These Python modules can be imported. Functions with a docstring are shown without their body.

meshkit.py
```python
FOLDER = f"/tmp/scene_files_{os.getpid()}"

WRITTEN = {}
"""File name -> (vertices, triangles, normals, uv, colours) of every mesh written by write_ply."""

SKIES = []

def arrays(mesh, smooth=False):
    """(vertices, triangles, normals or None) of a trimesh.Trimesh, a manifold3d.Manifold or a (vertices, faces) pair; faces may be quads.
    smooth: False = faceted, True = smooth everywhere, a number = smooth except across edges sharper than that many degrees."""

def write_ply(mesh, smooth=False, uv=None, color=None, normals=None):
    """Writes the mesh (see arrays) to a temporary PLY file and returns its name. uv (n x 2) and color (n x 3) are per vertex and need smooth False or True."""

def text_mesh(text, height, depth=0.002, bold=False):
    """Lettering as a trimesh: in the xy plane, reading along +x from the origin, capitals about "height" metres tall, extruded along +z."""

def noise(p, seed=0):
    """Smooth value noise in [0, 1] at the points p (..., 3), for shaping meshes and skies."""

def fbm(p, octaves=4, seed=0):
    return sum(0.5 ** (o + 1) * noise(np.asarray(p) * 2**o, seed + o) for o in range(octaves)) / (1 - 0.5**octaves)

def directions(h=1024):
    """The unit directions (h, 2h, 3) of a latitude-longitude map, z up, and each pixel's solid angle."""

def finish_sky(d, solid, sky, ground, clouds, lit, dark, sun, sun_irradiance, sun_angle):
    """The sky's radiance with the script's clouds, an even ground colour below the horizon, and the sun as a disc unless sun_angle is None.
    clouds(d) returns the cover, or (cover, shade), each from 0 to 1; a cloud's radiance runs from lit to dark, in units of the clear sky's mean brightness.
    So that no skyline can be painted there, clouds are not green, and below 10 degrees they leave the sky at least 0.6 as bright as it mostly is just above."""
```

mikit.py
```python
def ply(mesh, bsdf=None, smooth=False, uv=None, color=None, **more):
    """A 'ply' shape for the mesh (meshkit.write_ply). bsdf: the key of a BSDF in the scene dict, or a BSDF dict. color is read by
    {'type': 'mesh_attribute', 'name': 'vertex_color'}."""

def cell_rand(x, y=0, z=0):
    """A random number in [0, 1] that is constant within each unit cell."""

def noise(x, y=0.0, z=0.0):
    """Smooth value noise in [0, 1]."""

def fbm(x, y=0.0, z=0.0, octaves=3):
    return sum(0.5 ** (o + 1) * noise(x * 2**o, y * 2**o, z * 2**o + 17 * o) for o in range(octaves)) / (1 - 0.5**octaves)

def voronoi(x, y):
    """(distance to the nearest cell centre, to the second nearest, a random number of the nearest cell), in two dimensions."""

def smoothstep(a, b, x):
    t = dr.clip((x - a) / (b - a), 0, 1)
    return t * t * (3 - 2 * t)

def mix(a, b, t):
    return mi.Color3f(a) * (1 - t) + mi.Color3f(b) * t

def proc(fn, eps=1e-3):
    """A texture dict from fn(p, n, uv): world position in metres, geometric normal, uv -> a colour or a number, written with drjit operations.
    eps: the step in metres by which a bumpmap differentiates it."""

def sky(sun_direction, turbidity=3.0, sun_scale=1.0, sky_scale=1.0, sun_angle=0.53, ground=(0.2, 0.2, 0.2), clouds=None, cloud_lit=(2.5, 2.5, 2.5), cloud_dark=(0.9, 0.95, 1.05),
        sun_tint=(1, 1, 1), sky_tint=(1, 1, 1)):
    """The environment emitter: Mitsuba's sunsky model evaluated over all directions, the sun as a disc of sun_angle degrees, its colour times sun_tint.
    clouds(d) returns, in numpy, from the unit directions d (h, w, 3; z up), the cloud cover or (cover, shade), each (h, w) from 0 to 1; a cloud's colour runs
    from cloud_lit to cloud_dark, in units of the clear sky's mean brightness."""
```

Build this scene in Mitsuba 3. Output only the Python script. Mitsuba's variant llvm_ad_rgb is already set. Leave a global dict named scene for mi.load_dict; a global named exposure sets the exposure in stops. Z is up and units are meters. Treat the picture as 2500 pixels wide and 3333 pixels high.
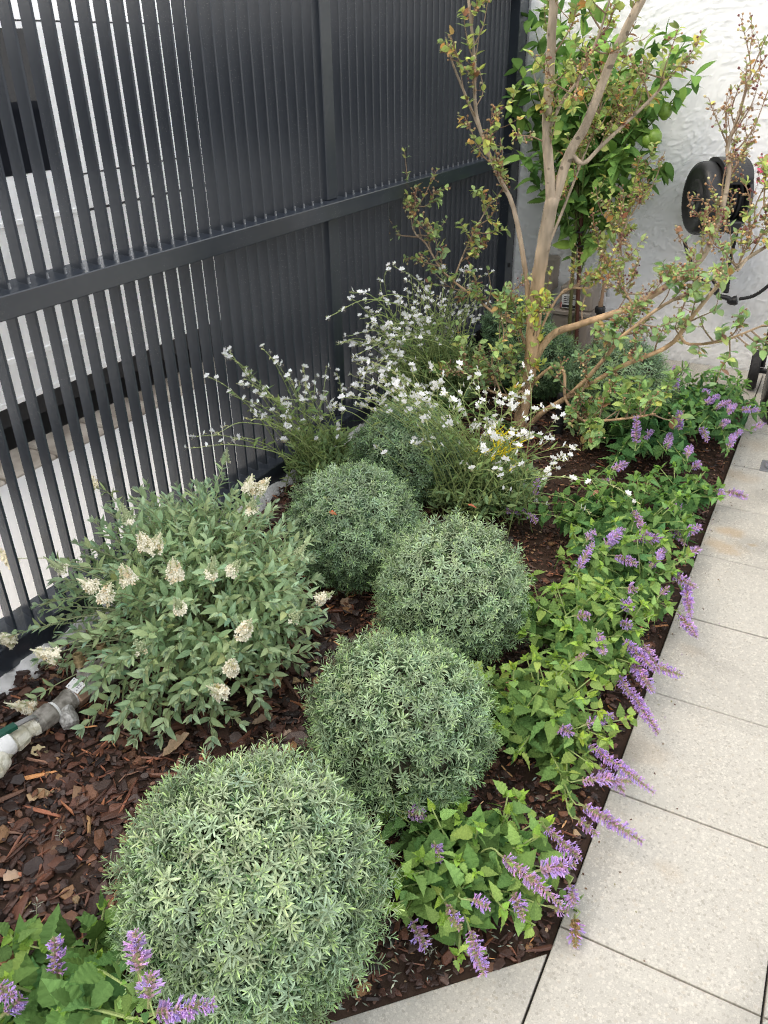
import math
import numpy as np
import trimesh
import drjit as dr
import mitsuba as mi
import mikit, meshkit
from mikit import noise, fbm, voronoi, cell_rand, smoothstep, mix
from manifold3d import Manifold, CrossSection
from scipy.sparse import coo_matrix
from scipy.sparse.csgraph import connected_components

T = mi.ScalarTransform4f
scene, labels = {}, {}

# ------------------------------------------------------------------ camera, sky, exposure
F, CAM = 2642.5, np.array([0, 0, 1.5667])
RIGHT, DOWN, FWD = np.array([[0.8806, 0.4736, -0.0137], [0.2226, -0.4385, -0.8708], [-0.4184, 0.7638, -0.4916]])
def ortho():
    p, r, y = np.radians([29.66, .905, -28.635])
    f = np.array([np.sin(y) * np.cos(p), np.cos(y) * np.cos(p), -np.sin(p)])
    a = np.array([np.cos(y), -np.sin(y), 0]); d = np.cross(f, a)
    return np.cos(r) * a + np.sin(r) * d, -np.sin(r) * a + np.cos(r) * d, f
RIGHT, DOWN, FWD = ortho()
scene['camera'] = {'type': 'perspective', 'fov': 2 * math.degrees(math.atan(1250 / F)), 'fov_axis': 'x', 'near_clip': .05, 'far_clip': 400.,
                   'to_world': T().look_at(origin=CAM.tolist(), target=(CAM + FWD).tolist(), up=(-DOWN).tolist())}
scene['sky_light'] = mikit.sky((-.35, -.45, .8), turbidity=3, sun_scale=.25, sun_angle=32, sun_tint=(.96, 1., 1.06), clouds=lambda d: 1.0,
                               cloud_lit=(2.45, 2.5, 2.6), ground=(.3, .29, .27))
exposure = 2.68

# ------------------------------------------------------------------ helpers
DS = 2500 / 1659.
def ray(x, y):
    return ((x * DS - 1250) / F) * RIGHT + ((y * DS - 1666.5) / F) * DOWN + FWD
def on_z(x, y, z):
    d = ray(x, y); return CAM + d * ((z - CAM[2]) / d[2])
def on_x(x, y, X):
    d = ray(x, y); return CAM + d * (X / d[0])
def on_y(x, y, Y):
    d = ray(x, y); return CAM + d * (Y / d[1])
def to_px(P):
    q = (np.asarray(P, float) - CAM) @ np.stack([RIGHT, DOWN, FWD]).T
    z = np.maximum(q[..., 2], 1e-3)
    return np.stack([(q[..., 0] / z * F + 1250) / DS, (q[..., 1] / z * F + 1666.5) / DS], -1), z

def unit(v):
    v = np.asarray(v, float); return v / np.maximum(np.linalg.norm(v, axis=-1, keepdims=True), 1e-12)
def col(c, n):
    return np.tile(np.asarray(c, float)[:3], (n, 1))

class MB:
    """gathers vertices, triangles and colours of one mesh"""
    def __init__(s): s.v, s.f, s.c, s.n = [], [], [], 0
    def add(s, v, f, c):
        v, f = np.asarray(v, float), np.asarray(f, int)
        c = np.asarray(c, float)
        if c.ndim == 1: c = col(c, len(v))
        s.v.append(v); s.f.append(f + s.n); s.c.append(c); s.n += len(v); return s
    def mesh(s, m, c): return s.add(m.vertices, m.faces, c)
    def out(s): return np.vstack(s.v), np.vstack(s.f), np.clip(np.vstack(s.c), .003, .95)

used = {}
def key_of(name, parent=None):
    full = f'{parent}__{name}' if parent else name
    k = used.get(full, 0); used[full] = k + 1
    return full if k == 0 else f'{full}_{k:03d}'
def split_colour(f, c):
    """colour as (hue index, brightness) in the two texture coordinates: one hue for each connected piece, brightness for each vertex"""
    n = len(c); e = np.vstack([f[:, :2], f[:, 1:]])
    _, comp = connected_components(coo_matrix((np.ones(len(e), np.int8), (e[:, 0], e[:, 1])), (n, n)), directed=False)
    k = np.bincount(comp); m = np.stack([np.bincount(comp, c[:, i]) / k for i in range(3)], 1); ch = m / m.sum(1, keepdims=True)
    a, b = np.clip((ch[:, 0] * 128).astype(int), 0, 127), np.clip((ch[:, 1] * 128).astype(int), 0, 127)
    return np.column_stack([(a * 128 + b)[comp] + .5, c.sum(1)])
def joined_colour(p, n, uv):
    i = dr.floor(uv.x); a = dr.floor(i / 128); b = i - a * 128
    a, b = (a + .5) / 128, (b + .5) / 128
    return mi.Color3f(a, b, 1 - a - b) * uv.y
def put(name, mb, bsdf, parent=None, smooth=False, blend=False, **lab):
    """one entry of the scene; blend: colours that run into each other within one piece"""
    if isinstance(mb, MB): v, f, c = mb.out()
    else: v, f, c = np.asarray(mb[0], float), np.asarray(mb[1]), np.asarray(mb[2], float)
    key = key_of(name, parent)
    if blend: scene[key] = mikit.ply((v, f), bsdf + '_blend', smooth=smooth, color=c)
    else: scene[key] = mikit.ply((v, f), bsdf, smooth=smooth, uv=split_colour(f, c))
    if lab: labels[key] = lab
    return key
def put_mesh(name, m, bsdf, parent=None, smooth=False, **lab):
    key = key_of(name, parent)
    scene[key] = mikit.ply(m, bsdf, smooth=smooth)
    if lab: labels[key] = lab
    return key
def thing(name, label, category, group=None):
    key = key_of(name)
    labels[key] = {'label': label, 'category': category}
    if group: labels[key]['group'] = group
    return key

def tube(pts, rad, n=6, cap=True):
    p = np.asarray(pts, float); m = len(p)
    r = np.broadcast_to(np.asarray(rad, float), (m,))
    t = unit(np.gradient(p, axis=0))
    ref = np.array([0, 0, 1.]) if abs(t[0, 2]) < .9 else np.array([1., 0, 0])
    a = np.zeros_like(p); a[0] = unit(np.cross(t[0], ref))
    for i in range(1, m):
        q = a[i - 1] - t[i] * (a[i - 1] @ t[i]); a[i] = unit(q)
    b = np.cross(t, a)
    ang = np.arange(n) * 2 * np.pi / n
    v = p[:, None] + r[:, None, None] * (np.cos(ang)[None, :, None] * a[:, None] + np.sin(ang)[None, :, None] * b[:, None])
    i, j = np.meshgrid(np.arange(m - 1), np.arange(n), indexing='ij')
    q = np.stack([i * n + j, i * n + (j + 1) % n, (i + 1) * n + (j + 1) % n, (i + 1) * n + j], -1).reshape(-1, 4)
    f = np.vstack([q[:, [0, 1, 2]], q[:, [0, 2, 3]]])
    v = v.reshape(-1, 3)
    if cap:
        v = np.vstack([v, p[:1], p[-1:]]); k = len(v)
        js = np.arange(n)
        f = np.vstack([f, np.stack([(js + 1) % n, js, np.full(n, k - 2)], 1), np.stack([(m - 1) * n + js, (m - 1) * n + (js + 1) % n, np.full(n, k - 1)], 1)])
    return v, f
def curve(ctrl, n):
    """smooth (Catmull-Rom) polyline of n points through the control points"""
    c = np.asarray(ctrl, float)
    if len(c) == 2: return c[0] + (c[1] - c[0]) * np.linspace(0, 1, n)[:, None]
    e = np.vstack([2 * c[0] - c[1], c, 2 * c[-1] - c[-2]])
    s = np.linspace(0, len(c) - 1 - 1e-9, n); i = s.astype(int); t = (s - i)[:, None]
    p0, p1, p2, p3 = e[i], e[i + 1], e[i + 2], e[i + 3]
    return .5 * (2 * p1 + (p2 - p0) * t + (2 * p0 - 5 * p1 + 4 * p2 - p3) * t ** 2 + (3 * p1 - p0 - 3 * p2 + p3) * t ** 3)
def box(x0, x1, y0, y1, z0, z1, ch=0.):
    if ch <= 0:
        m = trimesh.creation.box(extents=[x1 - x0, y1 - y0, z1 - z0])
    else:
        e = np.array([x1 - x0, y1 - y0, z1 - z0]) / 2
        pts = []
        for sx in (-1, 1):
            for sy in (-1, 1):
                for sz in (-1, 1):
                    s = np.array([sx, sy, sz])
                    for k in range(3):
                        q = s * (e - ch); q[k] = s[k] * e[k]; pts.append(q)
        m = trimesh.Trimesh(pts).convex_hull
    m.apply_translation([(x0 + x1) / 2, (y0 + y1) / 2, (z0 + z1) / 2]); return m
def lathe(profile, n=32):
    """profile of (radius, height) revolved about z"""
    return trimesh.creation.revolve(np.asarray(profile, float), sections=n)
def aim(m, origin, axis, roll=(0, 0, 1)):
    """turns a mesh built along +z so that it points along axis"""
    z = unit(axis); r = np.asarray(roll, float)
    if abs(z @ unit(r)) > .95: r = np.array([1., 0, 0])
    x = unit(np.cross(r, z)); y = np.cross(z, x)
    M = np.eye(4); M[:3, 0], M[:3, 1], M[:3, 2], M[:3, 3] = x, y, z, origin
    m = m.copy(); m.apply_transform(M); return m

def frames(x, up):
    """rotation matrices (N,3,3): columns x = direction, y = across, z = face normal"""
    x = unit(x); y = unit(np.cross(up, x)); z = np.cross(x, y)
    return np.stack([x, y, z], -1)
def place(t, pos, R, s, c):
    """copies of a template (v, f, c) at N poses; c (N,3) multiplies the template's colours"""
    tv, tf, tc = t
    N, n = len(pos), len(tv)
    s = np.asarray(s, float)
    if s.ndim == 1: s = s[:, None].repeat(3, 1)
    v = np.einsum('kij,knj->kni', R, tv[None] * s[:, None]) + np.asarray(pos)[:, None]
    f = tf[None] + (np.arange(N) * n)[:, None, None]
    cc = tc[None] * np.asarray(c)[:, None]
    return v.reshape(-1, 3), f.reshape(-1, 3), cc.reshape(-1, 3)

def leaf(n=4, w=.25, fold=.25, curl=.15, peak=.4, serr=0., tipc=1., basec=1., round_=.8, pleat=0.):
    """a leaf blade of length 1 along +x, normal +z; one row of midrib and two edges"""
    s = np.linspace(0, 1, n + 1)
    k = math.log(.5) / math.log(peak)
    prof = np.sin(np.pi * s ** k) ** round_ * w
    prof[0] = .015; prof[-1] = 0.002
    if serr:
        prof[1:-1:2] *= 1 + serr; prof[2:-1:2] *= 1 - serr
    zc = -curl * s ** 2
    mid = np.stack([s, 0 * s, zc], 1)
    L = np.stack([s - .03 * (prof > .05), prof, zc + fold * prof], 1); Rr = L * [1, -1, 1]
    if pleat:
        zz = pleat * np.where(np.arange(n + 1) % 2, 1, -1) * (prof > .05); L[:, 2] += zz; Rr[:, 2] += zz
    v = np.vstack([mid, L, Rr]); m = n + 1; f = []
    for i in range(n):
        a, b, c, d = i, i + 1, m + i, m + i + 1
        f += [[a, b, d], [a, d, c]]
        c, d = 2 * m + i, 2 * m + i + 1
        f += [[a, d, b], [a, c, d]]
    sh = (basec + (tipc - basec) * s)[:, None] * np.ones(3)
    cm = np.vstack([sh * [1.12, 1.1, 1.05], sh, sh])
    return v, np.array(f), cm

rng = np.random.default_rng(7)
def jit(r, n, a=.2, hue=.06):
    """per-copy brightness and hue jitter"""
    b = r.normal(1, a, (n, 1)).clip(.5, 1.6); h = r.normal(0, hue, (n, 1))
    return b * np.hstack([1 + h, np.ones((n, 1)), 1 - h])

def pieces(parent, name, bsdf, t, pos, R, s, c, most=300, smooth=False, rest='foliage', facing=None, minpx=8):
    """copies of one or several templates: the ones that show largest become parts of the thing, the rest one part of kind stuff"""
    tl = t if isinstance(t, list) else [t]
    N = len(pos); which = np.arange(N) % len(tl)
    s = np.asarray(s, float); s3 = s if s.ndim == 2 else s[:, None].repeat(3, 1)
    p, dep = to_px(pos)
    inside = (p[:, 0] > -10) & (p[:, 0] < 1669) & (p[:, 1] > -10) & (p[:, 1] < 2222)
    size = s3[:, 0] * F / dep
    score = size * (1 if facing is None else np.clip(facing, .05, 1)) * inside
    order = np.argsort(-score, kind='stable')
    good = order[:most]; good = good[(size[good] > minpx) & inside[good]]
    rest_i = np.setdiff1d(np.arange(N), good)
    for i in good:
        v, f, cc = place(tl[which[i]], pos[i:i + 1], R[i:i + 1], s3[i:i + 1], c[i:i + 1])
        put(name, (v, f, np.clip(cc, .003, .95)), bsdf, parent, smooth)
    if len(rest_i):
        mb = MB()
        for k, tt in enumerate(tl):
            j = rest_i[which[rest_i] == k]
            if len(j): mb.add(*place(tt, pos[j], R[j], s3[j], c[j]))
        k = put(rest, mb, bsdf, parent, smooth); labels[k] = {'kind': 'stuff'}

# ------------------------------------------------------------------ materials
def principled(**k): return {'type': 'twosided', 'b': {'type': 'principled', **k}}
def rgb(*c): return {'type': 'rgb', 'value': list(c)}
for end, src in (('', mikit.proc(joined_colour)), ('_blend', {'type': 'mesh_attribute', 'name': 'vertex_color'})):
    if not end:
        scene['leaf_mat'] = {'type': 'principledthin', 'base_color': src, 'roughness': .55, 'diff_trans': .55, 'eta': 1.35}
        scene['gloss_leaf_mat'] = {'type': 'principledthin', 'base_color': src, 'roughness': .34, 'diff_trans': .4, 'eta': 1.45}
        scene['petal_mat'] = {'type': 'principledthin', 'base_color': src, 'roughness': .7, 'diff_trans': .45, 'eta': 1.3}
        scene['bark_chip_mat'] = principled(base_color=src, roughness=.5, specular=.5)
    scene['matte_mat' + end] = principled(base_color=src, roughness=.75, specular=.3)
    scene['plastic_mat' + end] = principled(base_color=src, roughness=.38, specular=.5)
scene['cast_metal_mat_blend'] = principled(base_color=src, roughness=.48, metallic=.25)
scene['wall_mat_blend'] = principled(base_color=src, roughness=.85, specular=.2)

def bark_fn(p, n, uv):
    a = fbm(p.x * 30, p.y * 30, p.z * 7, 3); b = noise(p.x * 90, p.y * 90, p.z * 25)
    warm = smoothstep(.95, .55, p.z)
    base = mix((.40, .325, .245), (.54, .355, .20), warm * .8)
    c = mix(base * .74, base * 1.15, smoothstep(.3, .7, a))
    spots = smoothstep(.80, .88, noise(p.x * 45, p.y * 45, p.z * 38)) * .55
    return c * (.82 + .36 * b) * (1 - spots)
scene['bark_mat'] = principled(base_color=mikit.proc(bark_fn), roughness=.7, specular=.3)

def paver_fn(p, n, uv):
    f1, f2, r = voronoi(p.x * 125, p.y * 125)
    g1, g2, q = voronoi(p.x * 260 + 40, p.y * 260)
    k1, k2, q2 = voronoi(p.x * 80 + 9, p.y * 80 - 4)
    tile = cell_rand(dr.floor((p.x + 5.197) / .39), dr.floor((p.y - 1.066 + 8) / .3975), 3)
    base = mix((.375, .358, .318), (.43, .413, .370), fbm(p.x * 2.2, p.y * 2.2, 0, 3)) * (.90 + .16 * tile)
    stone = dr.select(r < .17, 1., 0.) * smoothstep(.46, .34, f1)
    c = mix(base, mi.Color3f(.27, .25, .21) * (.7 + 2.6 * r), stone * .38)
    pale = dr.select(r > .78, 1., 0.) * smoothstep(.48, .36, f1)
    c = mix(c, mi.Color3f(.54, .515, .46), pale * .55)
    tan = dr.select(q2 > .87, 1., 0.) * smoothstep(.3, .22, k1)
    c = mix(c, mi.Color3f(.42, .36, .28), tan * .35)
    fine = dr.select(q < .22, 1., 0.) * smoothstep(.4, .25, g1)
    c = mix(c, mi.Color3f(.33, .31, .27), fine * .5)
    fine2 = dr.select(q > .8, 1., 0.) * smoothstep(.4, .25, g1)
    c = mix(c, mi.Color3f(.56, .535, .48), fine2 * .55)
    # rust-brown stains next to the bed and general grime
    st = mi.Float(0)
    for sx, sy, rr, am in ((-.105, 2.86, .07, .8), (-.12, 2.74, .10, .75), (-.02, 2.80, .025, .8), (-.15, 3.35, .12, .5), (-.10, 2.10, .05, .25), (-.02, 1.30, .05, .25), (-.14, 1.62, .1, .3), (-.12, 3.7, .15, .35)):
        dx, dy = (p.x - sx) / rr, (p.y - sy) / (rr * .62)
        st = dr.maximum(st, am * smoothstep(1.1, .15, dr.sqrt(dx * dx + dy * dy) + .9 * (fbm(p.x * 28, p.y * 28, 3, 3) - .5)))
    c = mix(c, mi.Color3f(.36, .255, .14), st * .62)
    grime = smoothstep(.55, .8, fbm(p.x * 5, p.y * 5, 8, 4))
    c = c * (1 - .20 * grime) * (.93 + .14 * noise(p.x * 500, p.y * 500, 3))
    return c * (1 - .18 * smoothstep(-.12, -.2, p.x) * fbm(p.x * 9, p.y * 9, 5, 2))
scene['paver_mat'] = principled(base_color=mikit.proc(paver_fn), roughness=.62, specular=.35)
scene['grout_mat'] = principled(base_color=rgb(.045, .04, .035), roughness=.9)

def fence_c(p, n, uv):
    d = fbm(p.x * 9, p.y * 9, p.z * 2.5, 3); sp = noise(p.x * 300, p.y * 300, p.z * 300)
    c = mix((.021, .0265, .036), (.032, .0385, .0495), d)
    return mix(c, mi.Color3f(.16, .155, .145), smoothstep(.78, .95, sp) * smoothstep(.4, .75, d) * .6) + .02 * smoothstep(.55, .8, fbm(p.x * 40, p.y * 40, p.z * 3, 3)) * smoothstep(.9, .0, p.z)
scene['fence_mat'] = principled(base_color=mikit.proc(fence_c), roughness=.30, specular=.6)
scene['rail_mat'] = principled(base_color=mikit.proc(fence_c), roughness=.2, specular=.7)
scene['road_mat'] = principled(base_color=rgb(.08, .078, .075), roughness=.9)
scene['drive_mat'] = principled(base_color=rgb(.62, .61, .595), roughness=.85)
scene['van_paint'] = principled(base_color=rgb(.78, .78, .77), roughness=.28, clearcoat=.8, clearcoat_gloss=.95)
scene['van_glass'] = principled(base_color=rgb(.008, .009, .012), roughness=.06, specular=.6)
scene['rubber_mat'] = principled(base_color=rgb(.018, .018, .02), roughness=.7)
scene['black_plastic'] = principled(base_color=rgb(.021, .0215, .0235), roughness=.42, specular=.5)
scene['bin_mat'] = principled(base_color=rgb(.012, .012, .013), roughness=.22, specular=.5)
def mottled(name, m, bsdf, parent, c0, c1, freq, lo=.3, hi=.7, smooth=True, rough=0., fine=.004, **lab):
    """a mesh with cast or weathered colouring in its vertices: mottling of the thing itself"""
    m = m if isinstance(m, trimesh.Trimesh) else trimesh.Trimesh(*m, process=True)
    v, f = trimesh.remesh.subdivide_to_size(m.vertices, m.faces, fine) if fine else (m.vertices, m.faces)
    m = trimesh.Trimesh(v, f, process=True); v = np.array(m.vertices)
    g_ = meshkit.fbm(v * freq, 4, 7); k = np.clip((g_ - lo) / (hi - lo), 0, 1)[:, None]
    if rough: v = v + m.vertex_normals * ((meshkit.fbm(v * 160, 3, 5) - .5) * rough)[:, None]
    if smooth is not True and smooth is not False:
        q = trimesh.graph.smooth_shade(trimesh.Trimesh(v, m.faces, process=False), angle=np.radians(smooth), facet_minarea=None)
        v = np.array(q.vertices); g_ = meshkit.fbm(v * freq, 4, 7); k = np.clip((g_ - lo) / (hi - lo), 0, 1)[:, None]; fc = np.array(q.faces)
    else: fc = np.array(m.faces)
    return put(name, (v, fc, np.array(c0) * (1 - k) + np.array(c1) * k), bsdf, parent, True, blend=True, **lab)
PVC = dict(c0=(.46, .43, .32), c1=(.76, .74, .64), freq=60, lo=.35, hi=.62)
CAST = dict(c0=(.15, .135, .115), c1=(.36, .335, .30), freq=70)

# ------------------------------------------------------------------ setting
def ground_h(x, y):
    """height of the mulch: level with the paving at the edge, mounded towards the fence"""
    x, y = np.asarray(x, float), np.asarray(y, float)
    b = np.interp(x, [-1.75, -1.5, -.9, -.19], [.075, .06, .02, -.018])
    p = np.stack([x * 6, y * 6, 0 * x], -1)
    return b + .018 * (meshkit.fbm(p, 3, 2) - .5)

def sheet(x0, x1, y0, y1, nx, ny, h):
    X, Y = np.meshgrid(np.linspace(x0, x1, nx), np.linspace(y0, y1, ny))
    Z = h(X, Y); v = np.stack([X, Y, Z], -1).reshape(-1, 3)
    i, j = np.meshgrid(np.arange(ny - 1), np.arange(nx - 1), indexing='ij'); a = (i * nx + j).ravel()
    return v, np.vstack([np.stack([a, a + 1, a + nx + 1], 1), np.stack([a, a + nx + 1, a + nx], 1)])
g = trimesh.creation.box(extents=[160, 160, .1]); g.apply_translation([0, 0, -.17])
put_mesh('ground', g, 'road_mat', kind='structure')

# garden bed: soil with bark mulch
sv, sf = sheet(-1.86, -.19, .05, 4.72, 90, 240, ground_h)
keep = (sv[sf].mean(1)[:, 0] - .19 * 0 < -.19)
cen = sv[sf].mean(1)
keep = ~((cen[:, 1] < .995) & (cen[:, 0] > -.19 - (.997 - cen[:, 1]))) & ~((cen[:, 1] > 4.262) & (cen[:, 0] > -.745))
put('mulch_bed', (sv, sf[keep], np.array([.022, .013, .009]) + (meshkit.fbm(sv * 60, 3, 1)[:, None]) * [.04, .022, .014]), 'matte_mat', None, True, blend=True, kind='structure', label='bed of dark brown bark mulch between the slatted fence and the pale paving')
def in_bed(x, y, m=.0):
    x, y = np.asarray(x), np.asarray(y)
    return (x < -.19 - m) & (x > -1.74) & ~((y < .997) & (x > -.19 - (.997 - y) - m)) & ~((y > 4.255 - m) & (x > -.75 - m)) & (y < 4.71)

def chip_template(r, long=False):
    k = r.integers(5, 8)
    a = np.sort(r.uniform(0, 2 * np.pi, k)); 
    if np.max(np.diff(np.append(a, a[0] + 2 * np.pi))) > 2.4: a = np.arange(k) * 2 * np.pi / k + r.uniform(-.3, .3, k)
    rad = r.uniform(.36, .52, k)
    e = np.stack([np.cos(a) * rad, np.sin(a) * rad * (r.uniform(.12, .2) if long else r.uniform(.5, .85))], 1)
    th = r.uniform(.05, .11)
    bend = r.uniform(-.25, .25)
    top = np.column_stack([e * .88, th + bend * e[:, 0] ** 2 + r.normal(0, .02, k)])
    bot = np.column_stack([e, bend * e[:, 0] ** 2 * np.ones(k)])
    v = np.vstack([top, bot, [[0, 0, th + .015]]]); f = []
    for i in range(k):
        j = (i + 1) % k
        f += [[i, j, 2 * k], [k + i, k + j, j], [k + i, j, i]]
    c = np.vstack([np.ones((k, 3)) * r.uniform(.8, 1.15, (k, 1)), np.ones((k, 3)) * .8, np.ones((1, 3))])
    return v, np.array(f), c
def scatter_chips():
    r = np.random.default_rng(11)
    N = 46000
    x, y = r.uniform(-1.74, -.19, N), r.uniform(.25, 4.7, N)
    # denser where the camera is near
    d = np.hypot(x, y)
    keep = in_bed(x, y, .012) & (r.uniform(0, 1, N) < np.clip(1.1 - .17 * (d - 1), .35, 1))
    x, y = x[keep], y[keep]; N = len(x)
    L = np.exp(r.normal(np.log(.0235), .50, N)).clip(.008, .07) * np.clip(1.1 - .1 * (np.hypot(x, y) - 1), .75, 1.1)
    L *= np.where(x > -.9, .62, 1.)
    lay = r.uniform(0, 1, N)
    z = ground_h(x, y) + .001 + lay * .015
    nrm = unit(np.stack([r.normal(0, .36, N), r.normal(0, .36, N), np.ones(N)], 1))
    th = r.uniform(0, 2 * np.pi, N)
    R = frames(np.stack([np.cos(th), np.sin(th), np.zeros(N)], 1), nrm)
    pal = np.array([[.095, .045, .032], [.060, .030, .023], [.155, .066, .04], [.22, .10, .055], [.030, .018, .015], [.14, .085, .068], [.36, .19, .09], [.50, .33, .18]])
    c = pal[r.choice(8, N, p=[.25, .22, .17, .09, .13, .09, .035, .015])] * r.uniform(.42, 1.05, (N, 1)) * [.95, .98, 1.02]
    ts = [chip_template(r, i % 5 == 4) for i in range(20)]
    s = np.stack([L, L, L * r.uniform(.7, 1.3, N)], 1)
    long_ = (np.arange(N) % 20) % 5 == 4
    s[long_, :] *= [1.7, 1.2, 1.0]
    c[long_] *= r.uniform(1.2, 3.2, (long_.sum(), 1)) * [1.15, 1.0, .85]
    pos = np.stack([x, y, z], 1)
    p, _ = to_px(pos)
    open_ = ((p[:, 0] < 420) & (p[:, 1] > 1380)) | ((p[:, 0] < 720) & (p[:, 1] > 1560) & (p[:, 1] < 1700)) | ((p[:, 1] > 1680) & (p[:, 0] > 820)) | ((p[:, 0] > 640) & (p[:, 0] < 830) & (p[:, 1] > 1270) & (p[:, 1] < 1400))
    pieces('mulch_bed', 'bark_chip', 'bark_chip_mat', ts, pos, R, s, c, most=300, rest='bark_mulch', facing=(lay ** 1.5) * np.where(open_, 1, .2), minpx=14)
scatter_chips()

# paving: one block per tile, cut at 45 degrees at the front of the bed
def pavers():
    base = np.array([[-3, -2], [3, -2], [3, 4.7], [-.745, 4.7], [-.745, 4.262], [-.185, 4.262], [-.185, 1.0], [-1.45, -.265], [-3, -.265]])
    CS = CrossSection([base.tolist()])
    m = Manifold.extrude(CS, .04).translate([0, 0, -.058]).to_mesh()
    put_mesh('paving', (m.vert_properties[:, :3], m.tri_verts), 'grout_mat', kind='structure', label='pale speckled terrazzo paving along the garden bed')
    r = np.random.default_rng(3)
    xs = [-.19 + .3885 * k for k in range(-4, 8)]
    ys = [1.066 + .3975 * k for k in range(-6, 9)] + [4.715]
    cutter = CrossSection([[[-6, -9], [6, -9], [6, 4.26], [-.19, 4.26], [-.19, .997], [-6, -4.813]]])
    strip = CrossSection([[[-.74, 4.24], [6, 4.24], [6, 4.72], [-.74, 4.72]]])
    allowed = cutter + strip
    n = 0
    for i in range(len(xs) - 1):
        for j in range(len(ys) - 1):
            gx = .0042 if True else 0
            gy = .0022
            cs = CrossSection([[[xs[i] + gx, ys[j] + gy], [xs[i + 1] - gx * .2, ys[j] + gy], [xs[i + 1] - gx * .2, ys[j + 1] - gy], [xs[i] + gx, ys[j + 1] - gy]]]) ^ allowed
            if cs.area() < .002: continue
            dz = r.uniform(-.0012, .0012)
            parts = []
            a = Manifold.extrude(cs, .035); b = Manifold.extrude(cs.offset(-.0015), .0365)
            top = cs.offset(-.0018)
            pts = []
            for cs_, z in ((cs, 0.), (cs, .0348), (top, .0365)):
                for poly in cs_.to_polygons(): pts += [[q[0], q[1], z] for q in poly]
            m = Manifold.hull_points(np.array(pts, float)) if len(cs.to_polygons()[0]) <= 5 else a
            m = m.translate([0, 0, -.0365 + dz]).to_mesh()
            put_mesh('paver', (m.vert_properties[:, :3], m.tri_verts), 'paver_mat', 'paving')
pavers()

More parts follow.
